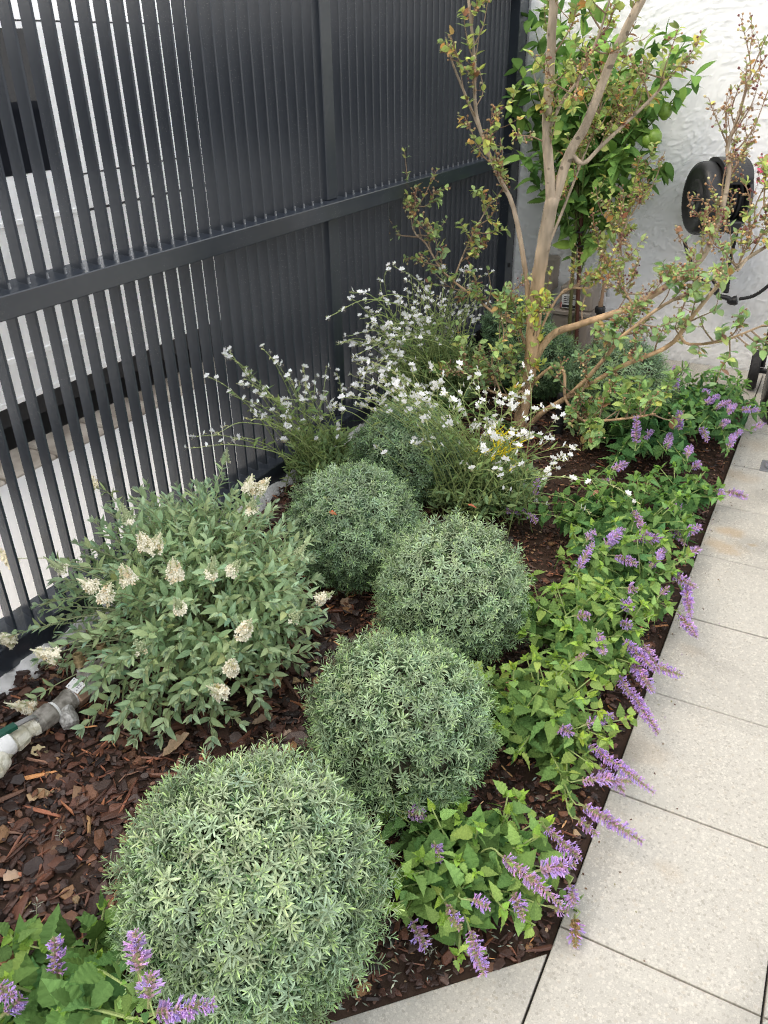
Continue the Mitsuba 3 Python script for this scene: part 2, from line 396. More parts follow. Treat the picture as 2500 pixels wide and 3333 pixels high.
# concrete haunch under the fence
def haunch():
    r = np.random.default_rng(5)
    ny, nx = 330, 9
    Y = np.linspace(.2, 4.62, ny)
    prof = np.array([[0, 0], [0, .35], [.1, .8], [.3, 1], [.5, 1], [.72, .95], [.9, .75], [1., .35], [1.02, -.3]])
    v = []
    for y in Y:
        w = .105 + .05 * meshkit.fbm(np.array([[y * 9, 0, 0]]), 3, 4)[0]; h = .052 + .06 * (meshkit.fbm(np.array([[y * 16, 5, 0]]), 3, 9)[0] - .35)
        for a, b in prof: v.append([-1.84 + a * w * 1.2, y, .05 + b * h])
    v = np.array(v); v[:, 0] += .02 * (meshkit.fbm(v * [30, 30, 30], 2, 8) - .5); v[:, 2] += .016 * (meshkit.fbm(v * [45, 45, 45], 2, 18) - .5)
    i, j = np.meshgrid(np.arange(ny - 1), np.arange(nx - 1), indexing='ij'); a = (i * nx + j).ravel()
    f = np.vstack([np.stack([a, a + 1, a + nx + 1], 1), np.stack([a, a + nx + 1, a + nx], 1)])
    mottled('concrete_footing', (v, f), 'matte_mat', None, (.48, .47, .46), (.72, .71, .70), 40, fine=None, label='rough whitish concrete footing strip under the dark slatted fence', category='footing')
haunch()

# outside the fence
d = trimesh.creation.box(extents=[1.0, 9, .12]); d.apply_translation([-2.35, 3, -.06])
put_mesh('driveway', d, 'drive_mat', kind='structure', label='pale concrete strip beyond the slatted fence')
def stones():
    t = thing('stone_edging', 'row of tan stone edging blocks along the pale concrete beyond the fence', 'kerb')
    r = np.random.default_rng(8); y = .6
    while y < 4.6:
        L = r.uniform(.24, .42)
        m = box(-3.08 + r.uniform(-.01, .01), -2.853, y, y + L - .012, -.12, .012 + r.uniform(0, .008), .012)
        m = m.subdivide().subdivide(); v = m.vertices + .008 * (meshkit.fbm(m.vertices * 18, 2, 3) - .5)[:, None]
        mottled('stone', (v, m.faces), 'matte_mat', t, (.25, .21, .17), (.52, .47, .40), 12, fine=.03); y += L
stones()

# ------------------------------------------------------------------ slatted fence
FD = np.array([math.sin(math.radians(1.0)), math.cos(math.radians(1.0))])
def fx(y): return -1.752 + y * math.tan(math.radians(1.0))   # x of the rail's front face
def along(m):
    """shears nothing: turns a fence piece built along y at x = 0 by the fence's one degree and moves it into place"""
    M = np.eye(4); a = math.radians(-1.0)
    M[:2, :2] = [[math.cos(a), -math.sin(a)], [math.sin(a), math.cos(a)]]; M[0, 3] = -1.752
    m = m.copy(); m.apply_transform(M); return m
def fence():
    t = thing('slatted_fence', 'tall charcoal grey metal fence of vertical slats beside the garden bed', 'fence')
    Y0, Y1 = -.6, 4.60
    put_mesh('rail', along(box(-.125, 0, Y0, Y1, 1.008, 1.066, .0025)), 'rail_mat', t)
    put_mesh('rail', along(box(-.125, 0, Y0, Y1, .098, .176, .003)), 'rail_mat', t)
    put_mesh('rail', along(box(-.125, 0, Y0, Y1, 1.80, 1.862, .003)), 'fence_mat', t)
    a = math.radians(100); tt = np.array([math.sin(a), math.cos(a)]); nn = np.array([math.cos(a), -math.sin(a)])
    prof = CrossSection([[(tt * u + nn * w).tolist() for u, w in ((0, -.0036), (-.0505, -.0036), (-.052, -.0024), (-.052, .0024), (-.0505, .0036), (0, .0036), (.0012, .0022), (.0012, -.0022))]])
    if prof.area() < 1e-6: prof = CrossSection([[(tt * u + nn * w).tolist() for u, w in ((0, .0048), (-.05, .0048), (-.05, -.0048), (0, -.0048))]])
    def slat(z0, z1):
        m = Manifold.extrude(prof, z1 - z0).to_mesh()
        return trimesh.Trimesh(m.vert_properties[:, :3] + [0, 0, z0], m.tri_verts)
    up, lo = slat(1.066, 1.80), slat(.176, 1.008)
    P, y = .0586, 1.4245 * 1.0175
    ys = [y + P * k for k in range(-34, 56) if Y0 + .05 < y + P * k < Y1 - .02]
    posts = [2.822]
    clip = MB()
    for k, y in enumerate(ys):
        if any(abs(y - q) < .034 for q in posts): continue
        for m in (up, lo):
            m = m.copy(); m.apply_translation([-.042, y, 0]); put_mesh('slat', along(m), 'fence_mat', t)
        c = trimesh.creation.icosphere(1, .0026); c.apply_translation([-.038, y + .0015, 1.069]); clip.mesh(along(c), (.25, .26, .28))
        c = box(-.043, -.037, y - .002, y + .003, 1.066, 1.082); clip.mesh(along(c), (.16, .17, .18))
    k = put('fixing_clip', clip, 'plastic_mat', t); labels[k] = {'kind': 'stuff'}
    for q in posts:
        put_mesh('post', along(box(-.1, -.045, q - .028, q + .044, .177, 1.007, .003)), 'fence_mat', t); put_mesh('post', along(box(-.1, -.045, q - .028, q + .044, 1.067, 1.799, .003)), 'fence_mat', t)
    e = along(box(-.105, -.004, 4.60, 4.722, .02, 1.90, .003)); put_mesh('post', e, 'fence_mat', t)
    for z in (1.21, .45):
        b = trimesh.creation.cylinder(.013, .008, sections=16); b = aim(b, (-.002, 4.655, z), (1, 0, 0)); put_mesh('bolt', along(b), 'rubber_mat', t)
fence()

# ------------------------------------------------------------------ rendered wall
def wall():
    nx, nz = 330, 410
    X, Z = np.meshgrid(np.r_[-1.664, np.linspace(-1.66, .16, nx - 2), 3.2], np.r_[-.12, np.linspace(-.05, 2.0, nz - 3), 2.6, 2.9])
    p = np.stack([X, Z, 0 * X], -1); f_ = lambda sx, sz, o, k, sh=0.: meshkit.fbm(np.stack([X * sx + Z * sh, Z * sz, 0 * X + k], -1), o, k)
    warp = f_(2, 2, 2, 4) - .5
    a = (X + .6 * Z + 1.2 * warp); b = (Z - .55 * X + .8 * warp)
    strokes = meshkit.fbm(np.stack([a * 7, b * 60, 0 * X], -1), 3, 3); patch = np.clip((f_(3, 3, 2, 11) - .42) * 5, 0, 1)
    a2 = (X - .2 * Z + .8 * warp); b2 = (Z + .18 * X + .5 * warp)
    strokes2 = meshkit.fbm(np.stack([a2 * 5, b2 * 48, 0 * X + 9], -1), 3, 13)
    course = np.sin((Z + .006 * (f_(3, 1, 2, 6) - .5) * 8) * 2 * np.pi / .20) ** 8
    h = 1.45 * .0042 * (strokes * patch + strokes2 * (1 - patch)) + .007 * f_(5, 7, 3, 1) + .0024 * np.maximum(0, f_(60, 60, 2, 21) - .55) * 4 + .0014 * course * f_(4, 4, 2, 2)
    v = np.stack([X, 4.7257 + .008 - h, Z], -1).reshape(-1, 3)
    i, j = np.meshgrid(np.arange(nz - 1), np.arange(nx - 1), indexing='ij'); q = (i * nx + j).ravel()
    f = np.vstack([np.stack([q, q + 1, q + nx + 1], 1), np.stack([q, q + nx + 1, q + nx], 1)])
    g_ = f_(1.5, 1.5, 3, 1)[..., None]; c = np.array([.83, .835, .845]) * (1 - g_) + np.array([.88, .885, .89]) * g_
    c = c * (1 - .14 * np.clip((.12 - Z - .08 * f_(9, 9, 2, 2)) / .14, 0, 1)[..., None])
    bk = trimesh.creation.box(extents=[5.2, .2, 3.02]); bk.apply_translation([.6, 4.7257 + .125, 1.39])
    n = len(v); put('rendered_wall', (np.vstack([v, bk.vertices]), np.vstack([f, bk.faces + n]), np.vstack([c.reshape(-1, 3), col((.78, .785, .79), 8)])), 'wall_mat', None, True, blend=True, label='white rough trowelled stucco wall at the end of the garden bed', category='wall')
wall()

# ------------------------------------------------------------------ van behind the fence
def van():
    t = thing('white_van', 'white van with a black side window parked behind the slatted fence', 'van')
    X = -3.0
    pr = [(0, .262), (.012, .30), (.03, .45), (.045, .62), (.05, .80), (.045, .95), (.025, 1.10), (0, 1.16), (-.02, 1.25), (-.06, 1.45), (-.105, 1.66), (-.125, 1.70), (-.15, 1.76), (-.26, 1.86), (-.5, 1.92), (-.85, 1.94)]
    half = [(X + a, z) for a, z in pr]; other = [(2 * (X - .85) - a, z) for a, z in half[::-1][1:]]
    P = np.array(half + other)
    Y = np.array([.15, .2, .35, .6, 1.2, 2.0, 2.8, 3.8, 4.6, 4.85, 4.95, 5.0]); sc = np.array([.86, .93, .975, .99, 1, 1, 1, 1, .99, .97, .93, .85])
    cx, cz = X - .85, .9
    v = np.vstack([np.column_stack([cx + (P[:, 0] - cx) * s, np.full(len(P), y), cz + (P[:, 1] - cz) * s]) for y, s in zip(Y, sc)])
    n = len(P); i, j = np.meshgrid(np.arange(len(Y) - 1), np.arange(n), indexing='ij'); jn = (j + 1) % n
    q = np.stack([i * n + j, i * n + jn, (i + 1) * n + jn, (i + 1) * n + j], -1).reshape(-1, 4)
    f = np.vstack([q[:, [0, 1, 2]], q[:, [0, 2, 3]]])
    c0, c1 = len(v), len(v) + 1
    v = np.vstack([v, [[cx, Y[0] - .01, cz]], [[cx, Y[-1] + .01, cz]]]); j = np.arange(n); L = (len(Y) - 1) * n
    f = np.vstack([f, np.stack([(j + 1) % n, j, np.full(n, c0)], 1), np.stack([L + j, L + (j + 1) % n, np.full(n, c1)], 1)])
    put_mesh('body', (v, f), 'van_paint', t, smooth=40)
    def side(z): return X + np.interp(z, [b for _, b in pr], [a for a, _ in pr])
    def strip(name, y0, y1, z0, z1, mat, proud=.004, top0=None, top1=None):
        zs = np.linspace(z0, z1, 5); out = []
        for z in zs:
            k = (z - z0) / max(z1 - z0, 1e-6)
            a = y0 + ((top0 if top0 is not None else y0) - y0) * k; b = y1 + ((top1 if top1 is not None else y1) - y1) * k
            out += [[side(z) + proud, a, z], [side(z) + proud, b, z], [side(z) - .02, a, z], [side(z) - .02, b, z]]
        v = np.array(out); m = trimesh.Trimesh(v).convex_hull if z1 - z0 < .1 else None
        if m is None:
            ff = []
            for k in range(4):
                o = 4 * k
                for a, b in ((0, 1), (1, 3), (3, 2), (2, 0)): ff += [[o + a, o + b, o + 4 + b], [o + a, o + 4 + b, o + 4 + a]]
            ff += [[0, 2, 3], [0, 3, 1], [16, 17, 19], [16, 19, 18]]
            m = trimesh.Trimesh(v, ff)
        return put_mesh(name, m, mat, t)
    strip('window', .9, 2.64, 1.145, 1.662, 'van_glass', top0=1.05, top1=2.69)
    strip('seam', 2.69, 4.7, 1.108, 1.114, 'rubber_mat', .002)
    strip('seam', 2.69, 4.7, .962, .972, 'rubber_mat', .002)
    strip('seam', .4, 4.8, 1.688, 1.694, 'rubber_mat', .002)
    strip('waist_moulding', .3, 2.66, .968, .985, 'van_paint', .010)
    strip('side_moulding', .3, 4.8, .43, .452, 'van_paint', .012)
    strip('sill_trim', .25, 4.9, .245, .268, 'van_paint', .012)
    u = box(X - 1.62, X - .08, .3, 4.8, .12, .30); put_mesh('underbody', u, 'rubber_mat', t)
    for y in (1.05, 4.1):
        for x in (X - .18, X - 1.5):
            k = put_mesh('wheel', aim(lathe([(0, -.1), (.28, -.1), (.315, -.07), (.315, .07), (.28, .1), (0, .1)], 28), (x, y, .195), (1, 0, 0)), 'rubber_mat', t)
van()

# ------------------------------------------------------------------ clipped silver shrubs
def sprig_template(r, nl=15, tipgreen=True):
    mb = MB()
    v, f = tube([[0, 0, 0], [.5, .02, .01], [.86, 0, 0]], [.016, .012, .006], 3, cap=False)
    mb.add(v, f, (.30, .34, .20))
    tv = np.array([[0, 0, 0], [.38, .42, .10], [.38, -.42, .10], [.78, .40, .06], [.78, -.40, .06], [1, 0, -.06], [.55, 0, .0]])
    tf = np.array([[0, 6, 1], [1, 6, 3], [3, 6, 5], [0, 2, 6], [2, 4, 6], [4, 5, 6]])
    for i in range(nl):
        q = i / (nl - 1)
        s = .25 + .68 * q ** .8; az = i * 2.4 + r.uniform(-.3, .3)
        el = math.radians(84 - 58 * q ** 2.2 + r.uniform(-13, 13))
        out = np.array([0, math.cos(az), math.sin(az)]); d = math.cos(el) * np.array([1, 0, 0]) + math.sin(el) * out
        up = math.sin(el) * np.array([1., 0, 0]) - math.cos(el) * out
        L = (.44 - .20 * q ** 2) * r.uniform(.8, 1.15); w = L * r.uniform(.16, .21)
        R = np.stack([d, np.cross(up, d), up], -1)
        vv = (tv * [L, w, L * .5]) @ R.T + [s, 0, 0]
        young = max(0, q - .72) / .28 if tipgreen else 0
        base = np.array([.372, .466, .328]) * (1 - young) + np.array([.40, .56, .25]) * young
        base = base * r.uniform(.80, 1.25)
        mb.add(vv, tf, base * np.array([[.85], [.98], [.98], [1.18], [1.18], [1.38], [1.05]]))
    return mb.out()
def fib(n, r):
    i = np.arange(n) + .5
    z = 1 - 2 * i / n; a = i * 2.399963 + r.uniform(0, 6.28)
    s = np.sqrt(1 - z * z)
    return unit(np.stack([s * np.cos(a), s * np.sin(a), z], 1) + r.normal(0, .55 / math.sqrt(n), (n, 3)))
sprigs_r = np.random.default_rng(21)
SPRIGS = [sprig_template(sprigs_r) for _ in range(7)]
def ball(label, c, R, n, seed, tone=(1, 1, 1), ls=.047, parts=300, squash=(1.03, 1.02, .94)):
    t = thing('silver_ball_shrub', label, 'shrub', None)
    r = np.random.default_rng(seed); c = np.array(c); sq = np.array(squash)
    def raw(d): return .30 * meshkit.fbm(d * 2.3 + seed, 3, seed) + .20 * meshkit.fbm(d * 6 + seed, 2, seed + 3)
    u = fib(1500, np.random.default_rng(1)); k0 = raw(u); k1 = 3 * (u * (k0 - k0.mean())[:, None]).mean(0)
    def lump(d): return 1 + raw(d) - k0.mean() - d @ k1
    def fit_(p):
        p[:, 2] = np.maximum(p[:, 2], ground_h(p[:, 0], p[:, 1]) + .006); return p
    m = trimesh.creation.icosphere(4); d = m.vertices
    m.vertices = fit_(c + d * sq * (R * .76 * lump(d))[:, None] + 0)
    put('twig_mass', MB().add(m.vertices, m.faces, (.055, .048, .032)), 'matte_mat', t, smooth=True)
    # inner, older growth
    d = fib(int(n * .55), r); d = d[d[:, 2] > -.8]
    p = c + d * sq * (R * .86 * lump(d) - ls * .45)[:, None]
    ax = unit(d + [0, 0, .25] + r.normal(0, .55, d.shape))
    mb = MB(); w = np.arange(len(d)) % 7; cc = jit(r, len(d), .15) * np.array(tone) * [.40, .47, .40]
    fit_(p); Rm = frames(ax, r.normal(size=d.shape))
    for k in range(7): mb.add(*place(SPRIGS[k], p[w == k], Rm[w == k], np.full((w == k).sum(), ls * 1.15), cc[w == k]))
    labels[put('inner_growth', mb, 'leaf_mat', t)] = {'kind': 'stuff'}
    d = fib(n, r); d = d[d[:, 2] > -.72]
    rad = R * lump(d) - ls * .72 + r.normal(0, .0075, len(d))
    stray = r.uniform(0, 1, len(d)) < .06; rad[stray] += r.uniform(.006, .03, stray.sum())
    p = c + d * sq * rad[:, None]
    ax = unit(d + [0, 0, .22] + r.normal(0, .30, d.shape)); fit_(p)
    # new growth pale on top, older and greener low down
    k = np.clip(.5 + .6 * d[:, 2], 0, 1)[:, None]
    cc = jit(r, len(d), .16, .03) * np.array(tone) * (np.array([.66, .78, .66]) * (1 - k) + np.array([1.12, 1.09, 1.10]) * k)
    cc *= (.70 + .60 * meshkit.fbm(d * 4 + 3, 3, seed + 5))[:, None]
    v = unit(CAM - c)
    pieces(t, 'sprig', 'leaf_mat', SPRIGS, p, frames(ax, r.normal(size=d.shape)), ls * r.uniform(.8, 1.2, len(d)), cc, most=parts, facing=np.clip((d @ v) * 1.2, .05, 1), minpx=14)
    return t
ball('largest silver-leaved ball shrub, in front at the bottom of the picture', (-.687, .725, .222), .228, 2400, 1, (1.0, 1.0, .97), .052)
ball('silver-green ball shrub second from the front, beside the purple-flowered plants', (-.653, 1.259, .190), .205, 1500, 2, (.88, .92, .86), .045)
ball('silver-green ball shrub third from the front, right of its neighbour under the white flowers', (-.752, 1.777, .200), .208, 1500, 3, (.95, .97, .92), .045)
ball('silver-green ball shrub right of the white-flowered bush, with a fallen orange leaf on it', (-1.183, 1.955, .208), .203, 1900, 4, (.92, .96, .92), .045)
ball('grey-green ball shrub half hidden under white butterfly flowers', (-1.265, 2.522, .205), .200, 1250, 5, (.86, .92, .86), .050, 120)
ball('grey ball shrub under the low branches right of the tree trunk', (-.722, 3.544, .213), .232, 1000, 6, (.80, .88, .82), .055, 0)
ball('dark ball shrub behind the tree trunk, left of the grey one under the branches', (-1.183, 3.748, .205), .198, 950, 7, (.66, .76, .68), .055, 0)
ball('small silver shrub beside the taupe boxes at the wall', (-1.46, 4.25, .2), .18, 700, 8, (.72, .82, .74), .05, 0)

# ------------------------------------------------------------------ white-flowered bush (left)
BUD = [leaf(5, .165, .22, .12, .42, tipc=1.08), leaf(5, .19, .3, .3, .45), leaf(5, .155, .15, -.05, .4, basec=.95), leaf(5, .2, .35, .45, .46)]
def floret_template(r, n=4, w=.36):
    mb = MB()
    for i in range(n):
        a = i * 2 * np.pi / n + r.uniform(-.2, .2)
        d = np.array([math.cos(a), math.sin(a), .35]); e = np.array([-math.sin(a), math.cos(a), 0])
        v = np.array([[0, 0, 0], d * .6 + e * w, d * .6 - e * w, d])
        mb.add(v, [[0, 2, 1], [1, 2, 3]], (1, 1, 1))
    mb.add(*tube([[0, 0, -.9], [0, 0, 0]], [.10, .16], 3, False), (.72, .78, .55))
    return mb.out()
fl_r = np.random.default_rng(5)
FLORET = [floret_template(fl_r) for _ in range(4)]
def bud_template():
    m = trimesh.creation.icosphere(0, .5); m.vertices *= [.7, .7, 1.1]
    return np.array(m.vertices), np.array(m.faces), np.ones((len(m.vertices), 3))
BUDT = bud_template()
def panicle(parent, base, axis, L, open_, r, W=.023):
    """cone of small white flowers, green buds towards the tip"""
    axis = unit(axis); mb = MB()
    a = unit(np.cross(axis, [.3, .2, .9])); b = np.cross(axis, a)
    n = int(115 * L / .08); q = np.sqrt(r.uniform(.0, 1, n)); q = 1 - q; az = r.uniform(0, 6.28, n)
    rad = W * (1 - q) ** .75 * (.75 + .4 * r.uniform(0, 1, n)) + .0025
    o = np.cos(az)[:, None] * a + np.sin(az)[:, None] * b
    p = base + axis * (q * L)[:, None] + o * rad[:, None]
    d = unit(o + axis * .5 + r.normal(0, .25, o.shape))
    Rm = frames(np.cross(d, axis + r.normal(0, .1, 3)), d)
    op = q < open_ + r.normal(0, .1, n)
    for k in range(4):
        j = np.where(op & (np.arange(n) % 4 == k))[0]
        if len(j): mb.add(*place(FLORET[k], p[j], Rm[j], r.uniform(.0058, .0082, len(j)), np.where(r.uniform(0, 1, (len(j), 1)) < .1, [[.80, .66, .46]], [[.93, .90, .74]]) * r.uniform(.88, 1.08, (len(j), 1))))
    j = np.where(~op)[0]
    if len(j): mb.add(*place(BUDT, p[j], Rm[j], r.uniform(.0035, .0052, len(j)), np.array([.52, .58, .36]) * r.uniform(.8, 1.15, (len(j), 1))))
    mb.add(*tube([base - axis * .01, base, base + axis * L * .25, base + axis * L * .6, base + axis * L], [.0018, W * .35, W * .62, W * .36, .0008], 7), (.84, .81, .62) if open_ > .5 else (.40, .46, .27))
    put('flower_head', mb, 'petal_mat', parent)
def buddleja():
    t = thing('white_flowered_bush', 'spreading grey-green bush with cream white flower spikes, over the metal pipe fitting', 'shrub')
    r = np.random.default_rng(31)
    base = np.array([-1.30, 1.36, .05]); C = np.array([-1.345, 1.335, .23]); RR = np.array([.385, .43, .37])
    heads = [(200, 1040, .42, .9, -20), (540, 1045, .30, .9, 10), (310, 1170, .42, .9, 0), (376, 1228, .40, 1, 0), (190, 1262, .33, .9, -40), (232, 1280, .3, .8, 50), (272, 1240, .37, .7, 0), (458, 1225, .38, .15, 0), (507, 1225, .37, .35, 15), (385, 1305, .34, .3, 0),
             (532, 1356, .28, .9, 20), (500, 1440, .22, .8, 0), (468, 1492, .16, .9, -40), (100, 1412, .17, .8, -80), (48, 1526, .13, .7, -85), (15, 1205, .27, .8, -10), (702, 1288, .17, .5, 50), (8, 1378, .2, .8, -60), (338, 1172, .40, .9, 30), (565, 1050, .29, .9, 40),
             (488, 985, .46, .0, 0), (650, 1190, .25, .0, 10), (640, 1330, .2, .0, 20), (300, 1395, .32, .0, 0), (120, 1220, .36, .0, -20), (270, 1110, .42, .0, 0), (545, 1090, .36, .2, 0)]
    ends = []
    for x, y, z, o, tilt in heads:
        d_ = ray(x, y); oc = (CAM - C) / (RR * 1.06); dd = d_ / (RR * 1.06); qa, qb, qc = dd @ dd, oc @ dd, oc @ oc - 1; disc = qb * qb - qa * qc
        ends.append((CAM + d_ * ((-qb - math.sqrt(disc)) / qa) if disc > 0 else on_z(x, y, z), o, tilt))
    n = 450
    d = fib(n, r); d = d[d[:, 2] > -.42]
    for q in d: ends.append((C + q * RR * r.uniform(.78, 1.0), None, 0))
    va, vb = on_z(100, 1580, .12), on_z(262, 1420, .12)
    def near_valve(p):
        u = np.clip(((p - va) @ (vb - va)) / ((vb - va) @ (vb - va)), 0, 1.); return np.linalg.norm((p - va - (vb - va) * u)[:2])
    P, X, N, S, CC, ST = [], [], [], [], [], MB()
    for e, o, tilt in ends:
        e = np.array(e)
        if o is None and (near_valve(e) < .085): continue
        e[0] = max(e[0], -1.735) if o is None else e[0]
        e[2] = max(e[2], float(ground_h(e[0], e[1])) + .03)
        b = base + np.array([r.normal(0, .06), r.normal(0, .06), 0]); v = e - b; h = np.linalg.norm(v)
        m1 = b + v * .35 + [0, 0, .16 * h]; m2 = b + v * .72 + [0, 0, .12 * h]
        c = curve([b, m1, m2, e], 12); c[:, :2] += r.normal(0, .003, (12, 2)); 
        ST.add(*tube(c, np.linspace(.0034, .0011, 12), 4), np.linspace(0, 1, 12).repeat(4)[:, None] * np.array([.18, .2, .08]) + [.14, .12, .07] if False else (.25, .28, .15))
        fine = curve(c, 80); seg = np.r_[0, np.cumsum(np.linalg.norm(np.diff(fine, axis=0), axis=1))]; tot = seg[-1]
        s = max(.06, tot - .30) if o is not None else max(.05, tot - .24); k = r.integers(0, 2)
        while s < tot - (.004 if o is None else .012):
            i = min(np.searchsorted(seg, s), 78); p = fine[i]; tg = unit(fine[i + 1] - fine[i])
            a = unit(np.cross(tg, [0, 0, 1.] if abs(tg[2]) < .95 else [1., 0, 0])); bb = np.cross(a, tg)
            q = (tot - s) / .24
            for sg in (-1, 1):
                ang = (k % 2) * np.pi / 2 + r.normal(0, .25)
                o_ = sg * (math.cos(ang) * a + math.sin(ang) * bb)
                dirn = unit(o_ * r.uniform(.75, 1.1) + tg * (.45 + .9 * (1 - min(q, 1)) ** 2) + [0, 0, .22])
                L = (.022 + .029 * math.sin(math.pi * min(max(q, .02), 1) ** .6)) * r.uniform(.72, 1.15) * .82
                P.append(p); X.append(dirn); N.append(unit(np.array([0, 0, .9]) + tg * .7 + r.normal(0, .25, 3))); S.append(L)
                y = max(0, 1 - q * 3.2)
                old = max(0, min(1, (q - .75) * 2)) * (r.uniform() < .25)
                CC.append((np.array([.34, .465, .245]) * (1 - y) + np.array([.39, .50, .31]) * y) * (1 - old) + np.array([.30, .40, .09]) * old)
            if r.uniform() < .28 and o is None:   # small side shoot
                for sg in (-1, 1):
                    dirn = unit(sg * bb + tg * .8 + r.normal(0, .2, 3)); P.append(p + dirn * .008); X.append(dirn); N.append(unit(np.array([0, 0, 1]) + r.normal(0, .3, 3))); S.append(.022 * r.uniform(.7, 1.2)); CC.append([.22, .32, .19])
            s += r.uniform(.018, .027); k += 1
        tg = unit(fine[-1] - fine[-4])
        if o is None:
            for sg in range(4):
                dirn = unit(tg * 1.6 + r.normal(0, .45, 3)); P.append(e - tg * .004); X.append(dirn); N.append(unit(np.array([0, 0, 1]) + r.normal(0, .4, 3))); S.append(.018 * r.uniform(.7, 1.3)); CC.append([.28, .37, .24])
        else:
            ax = np.array([0, 0, 1.]) * .9 + RIGHT * math.sin(math.radians(tilt)) * 1.2 + tg * .5
            Lp = (.066 if o > .5 else .055) * r.uniform(.7, 1.15); panicle(t, e - unit(ax) * Lp * .4, ax, Lp, min(o, r.uniform(.5, .85)), r, .0145 if o > .5 else .011)
    put('stems', ST, 'matte_mat', t)
    P, X, N, S, CC = map(np.array, (P, X, N, S, CC))
    ok = (P[:, 0] > -1.80) & ((np.array([near_valve(p) for p in P]) > .05) | (P[:, 2] < .0)); P, X, N, S, CC = P[ok], X[ok], N[ok], S[ok], CC[ok]
    q = ((P - C) / RR); fc = np.clip(np.linalg.norm(q, axis=1), 0, 1.2) ** 3 * np.clip((unit(q) @ unit(CAM - C)) + .3, .05, 1.3)
    pieces(t, 'leaf', 'leaf_mat', BUD, P, frames(X, N), S, CC * jit(r, len(P), .12), most=300, smooth=True, facing=fc / 2)
buddleja()

# ------------------------------------------------------------------ purple-flowered plants along the paving
AGA = [leaf(10, .33, .20, .20, .30, .07, tipc=.94, round_=.95, pleat=.020), leaf(10, .30, .30, .40, .32, .08, round_=.9, pleat=.022), leaf(10, .36, .16, .05, .28, .07, basec=1.06, round_=1., pleat=.018), leaf(10, .27, .38, .6, .34, .08, pleat=.022), leaf(10, .32, .42, -.12, .3, .07, round_=.95, pleat=.02)]
def tubelet(r):
    """one tubular flower along +x with flared lips and stamens"""
    mb = MB()
    v, f = tube([[0, 0, 0], [.28, 0, .01], [.36, 0, .01]], [.10, .13, .07], 4, False); mb.add(v, f, (.50, .36, .42))
    v, f = tube([[.3, 0, .01], [.7, 0, .03], [.86, 0, .045]], [.055, .085, .13], 4, False); mb.add(v, f, (.475, .345, .69))
    for a in (.3, 2.2, 4.2):
        e = np.array([0, math.cos(a), math.sin(a)]); g_ = np.array([0, -math.sin(a), math.cos(a)])
        mb.add([[.83, 0, .04] + e * .08 + g_ * .07, [.83, 0, .04] + e * .08 - g_ * .07, np.array([1.0, 0, .05]) + e * .2], [[0, 1, 2]], (.57, .44, .78))
    return mb.out()
tb_r = np.random.default_rng(9)
TUBE = tubelet(tb_r)
def calyx():
    v, f = tube([[0, 0, 0], [.4, 0, .0], [.62, 0, .02]], [.10, .16, .03], 4, False)
    return v, f, col((1, 1, 1), len(v))
CALYX = calyx()
def flower_spike(parent, base, tip, r, full=.8, dry=0., W=.0168, name='flower_spike'):
    base, tip = np.asarray(base, float), np.asarray(tip, float); ax = tip - base; L = np.linalg.norm(ax); ax = ax / L
    a = unit(np.cross(ax, [.2, .3, .9])); b = np.cross(ax, a); mb = MB()
    fl_ = np.clip(full + r.normal(-.06, .13), .15, .95); W = W * r.uniform(.85, 1.15); age = r.uniform(0, 1) ** 2; nw = max(4, int(L / .0066)); sag = np.array([0, 0, -.10 * L])
    for w in range(nw):
        q = (w + .5) / nw; c = base + ax * (q * L) + sag * q * q
        taper = (.80 + .35 * math.sin(math.pi * min(1, q * 1.05 + .12))) * (1 - .30 * max(0, q - .8) / .2)
        n = r.integers(8, 14); az = r.uniform(0, 6.28, n)
        o = np.cos(az)[:, None] * a + np.sin(az)[:, None] * b
        d = unit(o + ax * r.uniform(.15, .7, (n, 1)) + np.array([0, 0, -.15]))
        isfl = r.uniform(0, 1, n) < fl_ * (1.1 - .35 * abs(q - .5) * 2)
        Rm = frames(d, np.tile(ax, (n, 1)) + r.normal(0, .2, (n, 3)))
        s = W * taper * r.uniform(.72, 1.12, n)
        j = np.where(isfl)[0]
        hue = r.uniform(0, 1, (len(j), 1)); tint = np.array([[.92, 1.0, 1.06]]) * (1 - hue) + np.array([[1.22, .98, .98]]) * hue
        if len(j): mb.add(*place(TUBE, c + d[j] * .0012, Rm[j], s[j], tint * (np.array([1, 1, 1]) * (1 - age) + np.array([1.08, 1.1, .92]) * age) * r.uniform(.78, 1.25, (len(j), 1))))
        j = np.where(~isfl)[0]
        cc = (np.array([.36, .34, .19]) * (1 - dry) + np.array([.36, .25, .12]) * dry) * r.uniform(.75, 1.2, (len(j), 1))
        pk = r.uniform(0, 1, (len(j), 1)) < .5 * (1 - dry); cc = np.where(pk, np.array([.42, .26, .34]), cc)
        if len(j): mb.add(*place(CALYX, c + d[j] * .001, Rm[j], s[j] * .85, cc))
    cs = curve([base - ax * .012, base + ax * L * .5 + sag * .25, tip + sag], 6)
    mb.add(*tube(cs, [.0022, .0032, .0034, .003, .0024, .001], 5), (.27, .29, .14))
    put(name, mb, 'petal_mat', parent)
